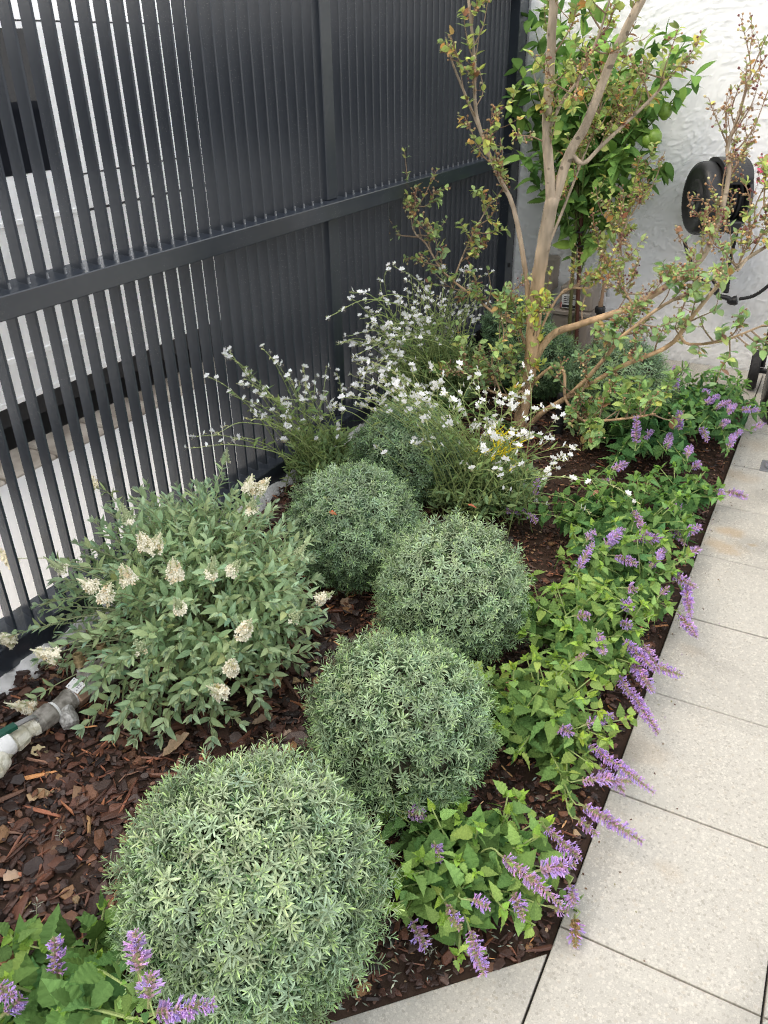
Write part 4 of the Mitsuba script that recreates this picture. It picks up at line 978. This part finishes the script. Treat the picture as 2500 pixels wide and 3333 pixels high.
    twigs(R_, 9, .2, 1, .17, .7, .7, .8, .35, (1, 1, .9), .032)
    twigs(trunk, 7, .28, .55, .22, .3, .95, .1, .1, (1.25, 1.2, .75), .038, 2, out=unit(CAM - trunk[10]) * .5)
    put('twigs', TW, 'matte_mat', t)
    P, X, N, S, CC = map(np.array, (P, X, N, S, CC))
    pieces(t, 'leaf', 'leaf_mat', TL, P, frames(X, N), S * .98, CC * np.array([1.46, 1.48, 1.42]) * jit(r, len(P), .15), most=300, smooth=True, rest='foliage', minpx=10)
    KP, KS, KC = map(np.array, (KP, KS, KC)); Rm = frames(r.normal(size=KP.shape), r.normal(size=KP.shape))
    mb = MB(); mb.add(*place(CAPS, KP, Rm, KS, KC * jit(r, len(KP), .2))); labels[put('seed_capsule', mb, 'matte_mat', t, smooth=True)] = {'kind': 'stuff'}
    # the last pink blossom on the right-hand branch
    mb = MB(); cpt = on_y(1652, 365, 3.45)
    for k in range(34):
        d = unit(r.normal(0, 1, 3)); mb.add(*place(TL[1], np.array([cpt + d * r.uniform(.0, .02) + [0, 0, r.uniform(-.02, .03)]]), frames(np.array([d]), r.normal(size=(1, 3))), np.array([.022]), np.array([[.72, .16, .27]]) * r.uniform(.8, 1.2)))
    put('blossom', mb, 'petal_mat', t, label='pink blossom cluster')
tree()

# ------------------------------------------------------------------ citrus tree tied to stakes against the wall
CL = [leaf(5, .235, .22, .15, .48, round_=.8), leaf(5, .26, .35, .5, .5, round_=.8), leaf(5, .22, .15, .3, .46, round_=.8)]
def citrus():
    t = thing('lemon_tree', 'young citrus tree with glossy dark green leaves and green fruit against the white wall', 'tree')
    r = np.random.default_rng(101); YC = 4.5
    foot = np.array([-1.19, 4.50, .03]); top = on_y(1255, 395, YC)
    st = curve([foot, foot * .5 + top * .5 + [.01, 0, 0], top], 16); v, f = tube(st, np.linspace(.013, .009, 16), 8); put('trunk', MB().add(v, f, (.17, .18, .09)), 'matte_mat', t, smooth=True)
    tips = [(1150, 40), (1185, 10), (1120, 150), (1110, 210), (1180, 120), (1230, 60), (1200, 200), (1250, 150), (1290, 110), (1150, 250), (1290, 200), (1330, 150), (1360, 190), (1390, 110), (1440, 75), (1480, 90), (1500, 165), (1460, 130), (1420, 200), (1440, 160), (1380, 250), (1330, 250), (1240, 250), (1190, 300), (1290, 300), (1350, 320), (1400, 300), (1440, 350), (1380, 380), (1310, 370), (1250, 340), (1170, 330), (1130, 340), (1215, 400), (1300, 420), (1355, 400), (1240, 430), (1210, 30), (1260, 20), (1300, 50), (1160, 180), (1320, 90), (1270, 250), (1340, 200), (1220, 150), (1275, 400), (1400, 215), (1320, 330), (1205, 260), (1255, 290)]
    P, X, N, S, CC, ST = [], [], [], [], [], MB()
    for k, (x, y) in enumerate(tips):
        e = on_y(x, y, r.uniform(4.28, 4.66)); hgt = np.clip((e[2] - .25) * .8, .1, 1.25); b = st[min(15, max(2, int(15 * (hgt - .03) / (top[2] - .03))))]
        b = b if e[2] > b[2] else b - [0, 0, .05]
        c = curve([b, (b + e) / 2 + [0, 0, -.04], e], 16); ST.add(*tube(c, np.linspace(.0055, .002, 16), 5, False), (.12, .17, .05))
        for i in range(4, 16):
            tg = unit(c[i] - c[i - 1]); n_ = 3 if i > 12 else 2 if i > 9 else 1
            for _ in range(n_):
                d = unit(tg * .55 + r.normal(0, .65, 3) + [0, -.12, .0]); P.append(c[i]); X.append(unit(d + [0, 0, -.12])); N.append(unit(np.array([0, -.35, 1.]) + r.normal(0, .4, 3))); S.append(r.uniform(.075, .115))
                y_ = r.uniform(0, 1) ** 2; CC.append(np.array([.12, .235, .065]) * (1 - y_) + np.array([.26, .43, .10]) * y_)
    put('branches', ST, 'matte_mat', t)
    P, X, N, S, CC = map(np.array, (P, X, N, S, CC)); P[:, 1] = np.minimum(P[:, 1], 4.66); q = np.abs(X[:, 1]); X[:, 1] = np.where(P[:, 1] > 4.62, -q, X[:, 1])
    pieces(t, 'leaf', 'gloss_leaf_mat', CL, P, frames(X, N), S, CC * jit(r, len(P), .14), most=300, smooth=True, minpx=14, facing=np.clip((4.75 - P[:, 1]) * 3, .1, 1))
    for x, y, s in ((1437, 239, .033), (1414, 296, .034), (1401, 302, .03), (1260, 150, .033), (1270, 145, .028), (1350, 262, .03), (1262, 303, .03)):
        m = trimesh.creation.icosphere(3, s); m.vertices[:, 2] *= 1.12; m.vertices[m.vertices[:, 2] < -s] += [0, 0, -.004]; m.apply_translation(on_y(x, y, 4.36)); v = np.array(m.vertices)
        put('lemon', MB().add(v, m.faces, np.array([.17, .29, .045]) * (1 + .25 * (meshkit.fbm(v * 60, 2, 3)[:, None] - .5))), 'plastic_mat', t, smooth=True, blend=True)
citrus()
def stake(name, label, top, foot, rad, colr, rings=False, cat='stake'):
    t = thing(name, label, cat); n = 24; c = np.linspace(foot, top, n); v, f = tube(c, rad * (1 + (.12 * (np.arange(n) % 5 == 0) if rings else 0)), 10)
    put('shaft', MB().add(v, f, colr), 'matte_mat', t, smooth=True); return t
s1 = stake('bamboo_stake', 'olive green bamboo stake tied to the citrus tree beside the dark red one', on_y(1247, 400, 4.47), np.array([-1.215, 4.47, 0]), .010, (.12, .115, .045), True)
s2 = stake('timber_stake', 'dark red-brown stake standing behind the citrus tree stem', on_y(1258, 400, 4.49), np.array([-1.175, 4.49, 0]), .011, (.105, .045, .03))
for y in (500, 530):
    p = on_y(1250, y, 4.478); m = trimesh.creation.torus(.026, .0045, 20, 8); m.apply_translation(p); put_mesh('tie', m, 'rubber_mat', s1, smooth=True)

# ------------------------------------------------------------------ hose reel on the wall
def reel():
    t = thing('hose_reel', 'black wall-mounted garden hose reel with a round side cover on the white wall', 'hose reel')
    C = on_y(1550, 428, 4.52); ang = math.radians(-38)
    ax = np.array([-math.cos(ang), math.sin(ang), 0]); ax = unit(np.array([-.85, -.53, 0]))
    front = np.array([ax[1] * -1, ax[0], 0]); front = unit(np.array([.53, -.85, 0]))
    B = np.stack([front, np.array([0, 0, 1.]), ax], -1)   # local: x to the front, y up, z along the drum towards the side cover
    def put_local(name, m, mat='black_plastic', smooth=35, **k):
        M = np.eye(4); M[:3, :3] = np.stack([front, np.cross(ax, front), ax], -1); M[:3, 3] = C
        m = m.copy(); m.apply_transform(M); 
        return put_mesh(name, m, mat, t, smooth=smooth, **k)
    R = .158
    side = lathe([(0, .060), (.02, .060), (.026, .052), (.034, .062), (.075, .066), (.085, .058), (.10, .060), (.125, .070), (.142, .066), (.153, .055), (R, .038), (R, .0), (0, 0)], 56); side.vertices[:, 1] *= 1.08; side.apply_translation([0, 0, .055]); put_local('side_cover', side)
    side = lathe([(0, .03), (.11, .03), (.145, .024), (.155, .01), (R, 0), (0, 0)], 48); side.vertices[:, 1] *= 1.08; side.vertices[:, 2] *= -1; side.invert(); side.apply_translation([0, 0, -.085]); put_local('side_cover', side)
    # barrel between the covers, open at the front where the hose leaves
    a = np.radians(np.linspace(40, 318, 40)); o = np.stack([np.cos(a), np.sin(a) * 1.06], 1)
    from shapely.geometry import Polygon
    pl = Polygon(np.vstack([o * .150, o[::-1] * .138])); m = trimesh.creation.extrude_polygon(pl, .14, engine='earcut'); m.apply_translation([0, 0, -.085]); put_local('barrel', m)
    drum = lathe([(0, -.08), (.10, -.08), (.10, .05), (0, .05)], 32); put_local('drum', drum, 'rubber_mat')
    for k in range(5):
        m = trimesh.creation.torus(.108, .0085, 40, 10); m.apply_translation([0, 0, -.065 + .024 * k]); put_local('hose_coil', m, 'rubber_mat', True)
    # carrying handle bridging over the top, with a slot under it
    prof = curve([(-.06, .150, 0), (-.03, .182, 0), (.05, .192, 0), (.13, .165, 0), (.165, .12, 0), (.165, .085, 0)], 18)[:, :2]
    inn = curve([(-.03, .148, 0), (0, .162, 0), (.05, .168, 0), (.115, .145, 0), (.142, .11, 0), (.145, .088, 0)], 18)[:, :2]
    m = trimesh.creation.extrude_polygon(Polygon(np.vstack([prof, inn[::-1]])), .135, engine='earcut'); m.apply_translation([0, 0, -.082]); put_local('handle', m)
    m = box(.10, .168, -.13, -.085, -.07, .045, .006); put_local('hose_guide', m)
    m = box(-.17, -.13, -.10, .10, -.05, .03, .006); put_local('wall_bracket', m)
    b = np.array([C[0] - .02, 4.70, C[2]]); m = box(b[0] - .06, b[0] + .06, 4.69, 4.7257, b[2] - .14, b[2] + .13, .006); put_mesh('wall_bracket', m, 'black_plastic', t)
    YH = 4.62
    def line(name, px, rad, mat='rubber_mat', Y=(YH, YH), n=30):
        pts = [on_y(x, y, Y[0] + (Y[1] - Y[0]) * i / (len(px) - 1)) for i, (x, y) in enumerate(px)]
        v, f = tube(curve(pts, n), rad, 10); put_mesh(name, (v, f), mat, t, smooth=True)
    line('hose', [(1594, 375), (1604, 415), (1600, 460), (1590, 510), (1578, 560), (1572, 600)], .0082, Y=(4.42, 4.62))
    line('hose_sleeve', [(1574, 575), (1571, 605), (1568, 632)], np.array([.014 + .002 * (k % 3 == 0) for k in range(30)]))
    line('feed_hose', [(1478, 520), (1490, 560), (1512, 600), (1540, 630), (1562, 641)], .0085)
    line('feed_hose', [(1596, 646), (1625, 640), (1650, 625), (1672, 603), (1690, 570)], .0085)
    line('tap_connector', [(1556, 640), (1572, 644), (1580, 650), (1592, 648)], np.r_[np.linspace(.012, .014, 14), np.linspace(.02, .022, 9), np.full(7, .024)], 'black_plastic')
    line('tap', [(1551, 640), (1548, 620), (1540, 605)], .009, 'black_plastic')
reel()

# ------------------------------------------------------------------ taupe boxes, riser, stubs
def boxes():
    t = thing('taupe_service_box', 'taupe plastic box standing against the white wall behind the tree trunk', 'box')
    def q(x0, y0, x1, y1, Y): a, b = on_y(x0, y0, Y), on_y(x1, y1, Y); return a[0], b[0], b[2], a[2]
    cm = 'taupe_mat'; scene[cm] = principled(base_color=rgb(.31, .265, .225), roughness=.55)
    x0, x1, _, z1 = -1.345, -1.135, 0, .395
    put_mesh('body', box(x0, x1, 4.52, 4.70, .02, .235, .006), cm, t)
    put_mesh('ledge', box(x0 - .012, x1 + .012, 4.508, 4.71, .235, .262, .005), cm, t)
    put_mesh('cover', box(x0 + .03, x1 + .01, 4.53, 4.70, .262, .40, .012), cm, t)
    lx, lz = x0 + .045, .275
    put_mesh('label_plate', box(lx, lx + .105, 4.5275, 4.5298, lz, lz + .078), 'white_mat', t, label='white printed label')
    scene['white_mat'] = principled(base_color=rgb(.78, .78, .77), roughness=.5)
    mb = MB(); r = np.random.default_rng(3)
    mb.mesh(box(lx + .005, lx + .1, 4.5262, 4.5274, lz + .004, lz + .018), (.03, .03, .035))
    for k in range(4): mb.mesh(box(lx + .012, lx + .05 + r.uniform(0, .035), 4.5262, 4.5274, lz + .028 + k * .011, lz + .033 + k * .011), (.12, .12, .13))
    mb.mesh(box(lx - .004, lx + .002, 4.526, 4.5274, lz, lz + .03), (.45, .06, .05))
    put('label_print', mb, 'matte_mat', t)
    c = curve([on_y(1278, 618, 4.6), on_y(1285, 602, 4.6), on_y(1297, 596, 4.6), on_y(1310, 603, 4.6), on_y(1313, 640, 4.6)], 20); v, f = tube(c, .011, 10); put('conduit', MB().add(v, f, (.42, .43, .44)), 'matte_mat', t, smooth=True)
    t2 = thing('small_taupe_meter_box', 'smaller taupe box on the wall partly hidden behind the tree trunk', 'box')
    put_mesh('body', box(-1.49, -1.385, 4.60, 4.724, .33, .52, .008), cm, t2); put_mesh('pipe', aim(trimesh.creation.cylinder(.012, .34, sections=14), (-1.43, 4.64, .17), (0, 0, 1)), 'rubber_mat', t2, smooth=40)
boxes()
def riser():
    t = thing('brown_riser_pipe', 'brown irrigation riser pipe with a black threaded collar near the wall', 'pipe')
    foot = np.array([-1.07, 4.50, -.02]); 
    v, f = tube(np.linspace(foot, foot + [0, 0, .30], 14), [.017] * 9 + [.020, .017, .017, .019, .017], 14); put('pipe', MB().add(v, f, (.15, .085, .045)), 'plastic_mat', t, smooth=True)
    m = lathe([(0, 0), (.027, 0), (.029, .006), (.029, .026), (.025, .034), (0, .034)], 14); m.apply_translation(foot + [0, 0, .30]); put_mesh('collar', m, 'black_plastic', t, smooth=30)
    v, f = tube([foot + [0, 0, .334], foot + [0, 0, .36], foot + [.002, 0, .365], foot + [.004, 0, .47]], [.013, .013, .010, .009], 10); put('upper_tube', MB().add(v, f, (.33, .22, .14)), 'matte_mat', t, smooth=True)
    t = thing('grey_pipe_stub', 'short open grey pipe stub standing between the grey ball shrub and the wall', 'pipe')
    m = lathe([(.0, .0), (.021, .0), (.021, .17), (.025, .172), (.025, .20), (.019, .20), (.019, .16), (0, .16)], 24); m.apply_translation([-.815, 4.42, .0]); scene['grey_pipe_mat'] = principled(base_color=rgb(.28, .29, .30), roughness=.5); put_mesh('pipe', m, 'grey_pipe_mat', t, smooth=35)
    t = thing('black_riser_post', 'black irrigation riser post in the mulch just right of the tree trunk', 'post')
    p = np.array([-.93, 3.38, -.03]); m = lathe([(0, 0), (.021, 0), (.021, .10), (.024, .102), (.024, .112), (.020, .114), (.019, .24), (.014, .25), (0, .25)], 20); m.apply_translation(p); put_mesh('post', m, 'black_plastic', t, smooth=35)
riser()

# ------------------------------------------------------------------ wheeled bin at the right edge
def bin_():
    t = thing('black_wheeled_bin', 'glossy black round bin with a small wheel at the right edge of the picture', 'bin')
    c = np.array([.062, 4.10, 0.]); R = .215
    m = lathe([(0, .012), (R * .93, .012), (R * .95, .0), (R * .97, .012), (R * .985, .05), (R, .09), (R * 1.01, .55), (R * 1.03, .78), (R * 1.06, .785), (R * 1.06, .80), (R, .80), (0, .80)], 64); m.apply_translation(c); put_mesh('body', m, 'bin_mat', t, smooth=30)
    lid = lathe([(0, .05), (.1, .048), (.18, .03), (R * 1.07, .006), (R * 1.08, 0), (0, 0)], 64); lid.apply_translation(c + [0, 0, .803]); put_mesh('lid', lid, 'bin_mat', t, smooth=30)
    for x in (-.225, .39):
        w = lathe([(0, -.018), (.055, -.018), (.062, -.024), (.092, -.024), (.10, -.016), (.10, .016), (.092, .024), (.062, .024), (.055, .018), (0, .018)], 36)
        wh = put_mesh('wheel', aim(w, (x, 4.44, .10), (1, .06, 0)), 'rubber_mat', t, smooth=30)
        put_mesh('hub', aim(lathe([(0, -.024), (.028, -.024), (.03, -.02), (.03, .02), (.028, .024), (0, .024)], 20), (x, 4.44, .10), (1, .06, 0)), 'black_plastic', wh, smooth=30)
        v, f = tube([[x + .035, 4.44, .12], [x + .03, 4.44, .4], [x + .035, 4.43, .85]], .012, 10); put_mesh('frame_tube', (v, f), 'black_plastic', t, smooth=True)
    v, f = tube([[-.225, 4.44, .10], [.39, 4.44, .10]], .014, 12); put_mesh('axle', (v, f), 'black_plastic', t, smooth=True)
bin_()
# square floor plate let into the paving
t = thing('floor_drain_plate', 'small dark square floor plate set into the pale paving', 'drain cover')
p = on_z(1654, 1007, 0) + [.042, 0, 0]
put_mesh('frame', box(p[0] - .062, p[0] + .062, p[1] - .055, p[1] + .055, -.01, .004, .002), 'lens_mat', t)
m = lathe([(0, .0075), (.036, .0075), (.040, .0095), (.046, .0095), (.048, .006), (0, .006)], 32); m.apply_translation([p[0], p[1], 0]); scene['lens_mat'] = principled(base_color=rgb(.16, .165, .175), roughness=.35); put_mesh('lens', m, 'lens_mat', t, smooth=30)

# ------------------------------------------------------------------ pipe assembly in the mulch, lower left
def valve():
    t = thing('backflow_valve_pipe', 'weathered water pipe with brass test ports, white tag and green lever above the mulch', 'pipe')
    fp = lambda x, y, z: on_z(x / DS, y / DS, z)
    Z = .125
    A, Bp, Cp, Dp, Ep, Gp, Hp = [fp(x, y, Z) for x, y in ((-30, 2510), (36, 2418), (76, 2380), (122, 2358), (172, 2316), (220, 2281), (245, 2264))]
    Ip = fp(330, 2195, Z); ax = unit(Hp - Bp)
    def seg(name, p, q, prof, mat, n=28, **k):
        """lathe along p-q; prof = (fraction, radius)"""
        L = np.linalg.norm(q - p); m = lathe([(0, 0)] + [(r_, f_ * L) for f_, r_ in prof] + [(0, prof[-1][0] * L)], n); 
        m = aim(m, p, q - p)
        if mat == 'pvc_mat': return mottled(name, m, 'plastic_mat', t, **PVC, smooth=35, fine=.006)
        if mat == 'cast_mat': return mottled(name, m, 'cast_metal_mat', t, **CAST, smooth=35, fine=.006)
        return put_mesh(name, m, mat, t, smooth=35, **k)
    R = .0235
    low = A + unit(A - Bp) * .12
    v, f = tube(curve([low + [0, 0, -.16], low + [0, 0, -.05], A, Bp], 20), R * .96, 20); mottled('plastic_pipe', (v, f), 'plastic_mat', t, **PVC, fine=.008)
    seg('pipe_collar', A, A + (Bp - A) * .45, [(0, R * 1.2), (.1, R * 1.3), (.9, R * 1.3), (1, R * 1.2)], 'pvc_mat')
    seg('union_nut', Bp, Bp + (Cp - Bp) * .95, [(0, R * 1.22), (.08, R * 1.32), (.9, R * 1.32), (1, R * 1.2)], 'pvc_mat', 8)
    seg('pipe_adapter', Bp + (Cp - Bp) * .9, Dp, [(0, R * .92), (.6, R * .92), (.65, R * 1.05), (1, R * 1.05)], 'pvc_mat')
    seg('ball_valve_body', Cp + (Dp - Cp) * .7, Ep, [(0, R * 1.02), (.06, R * 1.12), (.28, R * 1.12), (.32, R * 1.2), (.9, R * 1.26), (1, R * 1.1)], 'cast_mat')
    seg('sealant_ring', Ep - ax * .002, Ep + ax * .008, [(0, R * 1.02), (.5, R * 1.08), (1, R)], 'white_mat')
    S_ = Ep + ax * .006
    seg('strainer_body', S_, Gp + ax * .012, [(0, R * .9), (.1, R * .98), (.4, R * 1.02), (.7, R * 1.12), (.74, R * 1.22), (.97, R * 1.22), (1, R * 1.1)], 'cast_mat')
    seg('sealant_ring', Gp + ax * .011, Gp + ax * .020, [(0, R * 1.0), (.5, R * 1.1), (1, R * .9)], 'white_mat')
    sd = unit(np.cross(ax, [0, 0, 1])) ; sd = sd if sd @ RIGHT > 0 else -sd
    o = S_ + (Gp - S_) * .62; yb = o + unit(sd * .8 - ax * .35 + [0, 0, -.45]) * .055
    m = trimesh.util.concatenate([aim(lathe([(0, 0), (R * .85, 0), (R * .9, .03), (R * 1.0, .045), (R * .9, .062), (R * .55, .066), (0, .066)], 24), o, yb - o)]); mottled('strainer_leg', m, 'cast_metal_mat', t, (.25, .24, .22), (.55, .54, .52), 120, rough=.006, fine=.003)
    seg('hex_nut', Gp + ax * .016, Gp + ax * .046, [(0, R * 1.3), (.1, R * 1.42), (.9, R * 1.42), (1, R * 1.3)], 'copper_mat', 6)
    scene['copper_mat'] = principled(base_color=rgb(.42, .27, .19), roughness=.5, metallic=.35)
    scene['brass_mat'] = principled(base_color=rgb(.42, .32, .17), roughness=.4, metallic=.55)
    seg('valve_body', Gp + ax * .044, Gp + ax * .20, [(0, R * 1.2), (.08, R * 1.55), (.3, R * 1.6), (.42, R * 1.35), (.55, R * 1.5), (.85, R * 1.5), (1, R * 1.1)], 'cast_mat')
    # cover plates with bolts and brass test ports
    for k, (d, s) in enumerate(((.085, 1.0), (.15, .9))):
        c = Gp + ax * d + np.array([0, 0, R * 1.25])
        cs = CrossSection([[(.036 * s * math.cos(a) * (1 + .16 * math.cos(2 * a)), .031 * s * math.sin(a)) for a in np.linspace(0, 2 * np.pi, 33)[:-1]]]).offset(-.0 + 1e-4)
        mm = Manifold.extrude(cs, .012).to_mesh(); m = trimesh.Trimesh(mm.vert_properties[:, :3], mm.tri_verts); M = np.eye(4); M[:3, 0], M[:3, 1] = ax, np.cross([0, 0, 1], ax); M[:3, 3] = c
        m.apply_transform(M); mottled('cover_plate', m, 'cast_metal_mat', t, **CAST, smooth=35, fine=.008)
        dome = lathe([(0, .014), (.012, .013), (.019, .006), (.021, 0), (0, 0)], 24); dome.apply_translation(c + [0, 0, .012]); mottled('cover_dome', dome, 'cast_metal_mat', t, **CAST, smooth=35, fine=.008)
        for a in (.7, 2.4, 3.9, 5.5):
            b = c + .029 * s * (math.cos(a) * ax + math.sin(a) * sd) + [0, 0, .012]; put_mesh('bolt', aim(lathe([(0, .007), (.0055, .007), (.0065, .005), (.0065, 0), (0, 0)], 6), b, (0, 0, 1)), 'steel_mat', t)
    scene['steel_mat'] = principled(base_color=rgb(.55, .55, .54), roughness=.35, metallic=.8)
    for x, y in ((262, 2168), (337, 2136)):
        p = fp(x, y, Z + .045); m = lathe([(.006, 0), (.0125, 0), (.0125, .012), (.0145, .013), (.0145, .017), (.0125, .018), (.0125, .034), (.0135, .036), (.0115, .037), (.009, .036), (.009, .01), (.0, .01)], 22); put_mesh('test_port', aim(m, p, (-.18, .1, 1)), 'brass_mat', t, smooth=30)
    # tag
    p = fp(247, 2232, Z + R * 1.5); up = unit(np.array([.05, -.35, 1.])); a = unit(np.cross(up, ax)); fw = np.cross(a, up)
    M = np.eye(4); M[:3, 0], M[:3, 1], M[:3, 2], M[:3, 3] = fw, a, up, p
    m = box(-.0155, .0155, -.0225, .0225, 0, .0016, .0005); m.apply_transform(M); tg = put_mesh('tag', m, 'white_mat', t, label='white metal tag')
    mb = MB()
    for u, w in ((-.009, -.014), (-.002, -.014), (.005, -.014), (-.002, -.008), (.005, -.008), (.011, .017), (-.010, .016)):
        m = box(u - .0022, u + .0022, w - .0018, w + .0018, .0016, .0020); m.apply_transform(M); mb.mesh(m, (.28, .28, .30))
    put('tag_print', mb, 'matte_mat', tg)
    # lever: steel arm, green grip
    q0, q1, q2 = fp(112, 2332, Z + .035), fp(42, 2365, Z + .045), fp(-8, 2396, Z + .045)
    def bar(name, pts, w, th, mat):
        c = curve(pts, 10); tg_ = unit(np.gradient(c, axis=0)); s = unit(np.cross(tg_, [0, 0, 1.])); u = np.cross(s, tg_); v = np.stack([c + s * w + u * th, c - s * w + u * th, c - s * w - u * th, c + s * w - u * th], 1).reshape(-1, 3); f = []
        for i in range(9):
            for j in range(4): a_, b_ = 4 * i + j, 4 * i + (j + 1) % 4; f += [[a_, b_, b_ + 4], [a_, b_ + 4, a_ + 4]]
        f += [[0, 2, 1], [0, 3, 2], [36, 37, 38], [36, 38, 39]]; put_mesh(name, (v, f), mat, t, smooth=30)
    scene['green_grip'] = principled(base_color=rgb(.012, .085, .055), roughness=.4)
    bar('lever', [q0 + [0, 0, -.02], q0, q1], .008, .0018, 'steel_mat'); bar('lever_grip', [q1 - (q1 - q0) * .12, (q1 + q2) / 2, q2], .0098, .005, 'green_grip')
    w = fp(10, 2405, Z + .03); seg('white_clip', w - ax * .04 + [0, 0, -.018], w + ax * .012 + [0, 0, -.018], [(0, R * 1.25), (.05, R * 1.38), (.95, R * 1.38), (1, R * 1.25)], 'white_mat')
valve()

# ------------------------------------------------------------------ fallen leaves and clippings
FL = [leaf(8, .28, .35, .35, .45, .1, pleat=.03), leaf(8, .34, .6, -.5, .48, .08, pleat=.03), leaf(8, .28, .75, .7, .42, .1, pleat=.035)]
def fallen(x, y, z, L, c, label, k=0, ang=0.):
    r = np.random.default_rng(int(x * 7 + y)); p = on_z(x, y, z); p[2] = max(ground_h(p[0], p[1]), z if z > .1 else -1) + .016
    d = np.array([math.cos(ang), math.sin(ang), .05]); t_ = FL[k % 3]
    v, f, cc = place(t_, p[None], frames(d[None], unit(np.array([[r.normal(0, .3), r.normal(0, .3) - .2, 1.]]))), np.array([L]), np.array([c]))
    put('fallen_leaf', (v, f, cc * (1 + .3 * (meshkit.fbm(v * 120, 2, 3)[:, None] - .5))), 'matte_mat', smooth=True, blend=True, label=label, category='fallen leaf')
fallen(355, 1650, .03, .075, (.46, .33, .22), 'large curled tan fallen leaf between the pipe side bush and the front ball shrub', 1, .9)
fallen(735, 1310, .03, .060, (.34, .23, .16), 'brown fallen leaf on the mulch between the white-flowered bush and the ball shrubs', 0, .2)
fallen(712, 1328, .03, .045, (.40, .15, .06), 'orange fallen leaf beside the brown one between bush and ball shrubs', 2, 2.)
fallen(14, 1920, .03, .045, (.50, .36, .26), 'pale pinkish curled fallen leaf on the mulch at the left edge', 2, 1.2)
fallen(75, 1648, .03, .050, (.60, .50, .30), 'small pale yellow twisted fallen leaf on the mulch below the pipe', 2, .5)
fallen(615, 1600, .03, .05, (.36, .26, .20), 'tan fallen leaf half under the top of the front ball shrub', 0, 1.4)
fallen(545, 1572, .03, .06, (.30, .22, .16), 'greyish brown fallen leaf under the lower edge of the white-flowered bush', 1, .4)
fallen(712, 1115, .33, .024, (.50, .14, .07), 'small red-orange leaf lying on top of a ball shrub', 0, .0)
fallen(1010, 1100, .25, .03, (.40, .12, .07), 'dark red leaf in the shade between two ball shrubs', 0, .3)
fallen(1265, 1075, .01, .055, (.40, .22, .15), 'red-brown fallen leaf on the bare mulch right of the white butterfly flowers', 1, .3)
fallen(1240, 1062, .01, .05, (.36, .20, .13), 'brown fallen leaf on the bare mulch, just left of the red-brown one', 0, 2.6)
r_ = np.random.default_rng(6)
def clip_template():
    return sprig_template(np.random.default_rng(2), 9, False)
CLT = clip_template()
for x, y, L, lab in [(260, 1300, .03, 'silver clipping on the mulch upper of the three left of the front ball shrub'), (135, 1835, .026, 'silver clipping on the open mulch at the left, halfway down'), (85, 1995, .034, 'silver clipping on the mulch just above the corner purple flowers'), (745, 1300, .026, 'silver clipping beside the brown fallen leaf near the bush'), (1012, 1790, .024, 'silver clipping on the mulch above the corner purple plant'), (1045, 1765, .022, 'smaller silver clipping on the mulch right of the other near the corner plant'), (945, 2040, .028, 'silver clipping on the dark mulch at the foot of the corner plant')]:
    p = on_z(x, y, .02); p[2] = float(ground_h(p[0], p[1])) + .018; a = r_.uniform(0, 6.28)
    v, f, c = place(CLT, p[None], frames(np.array([[math.cos(a), math.sin(a), .1]]), np.array([[0, 0, 1.]])), np.array([L]), np.array([[1.75, 1.55, 1.75]]))
    put('silver_clipping', (v, f, np.clip(c, 0, .9)), 'leaf_mat', label=lab, category='clipping')
# leaf crumbs between the shrubs and the paving
mb = MB(); N_ = 420; x = r_.uniform(-.75, -.2, N_ * 4); y = r_.uniform(.5, 1.5, N_ * 4); k = in_bed(x, y, .01) & (r_.uniform(0, 1, N_ * 4) < np.where(y < 1.0, .9, .25)); x, y = x[k][:N_], y[k][:N_]
p = np.stack([x, y, ground_h(x, y) + .016], 1); a = r_.uniform(0, 6.28, len(x))
mb.add(*place(leaf(2, .13, .1, .05), p, frames(np.stack([np.cos(a), np.sin(a), 0 * a], 1), unit(np.stack([r_.normal(0, .3, len(x)), r_.normal(0, .3, len(x)), np.ones(len(x))], 1))), r_.uniform(.007, .018, len(x)), np.array([.42, .47, .38]) * jit(r_, len(x), .25)))
put('leaf_litter', mb, 'leaf_mat', kind='stuff', label='pale narrow leaf crumbs scattered on the dark mulch near the paving')
# crumbs of bark and petals kicked onto the paving
mb = MB(); N_ = 130; y = r_.uniform(1.0, 4.2, N_); x = -.19 + .012 + np.abs(r_.normal(0, .07, N_)) ** 1.3 * 1.6; a = r_.uniform(0, 6.28, N_)
ch = chip_template(np.random.default_rng(1)); cc = np.array([[.09, .05, .035], [.16, .09, .05], [.33, .24, .36], [.22, .2, .1]])[r_.choice(4, N_, p=[.5, .25, .15, .1])]
mb.add(*place(ch, np.stack([x, y, np.full(N_, .0015)], 1), frames(np.stack([np.cos(a), np.sin(a), 0 * a], 1), np.tile([[0, 0, 1.]], (N_, 1))), r_.uniform(.003, .009, N_), cc))
put('paving_crumbs', mb, 'matte_mat', kind='stuff', label='small bark crumbs and petals scattered on the paving along the bed edge')
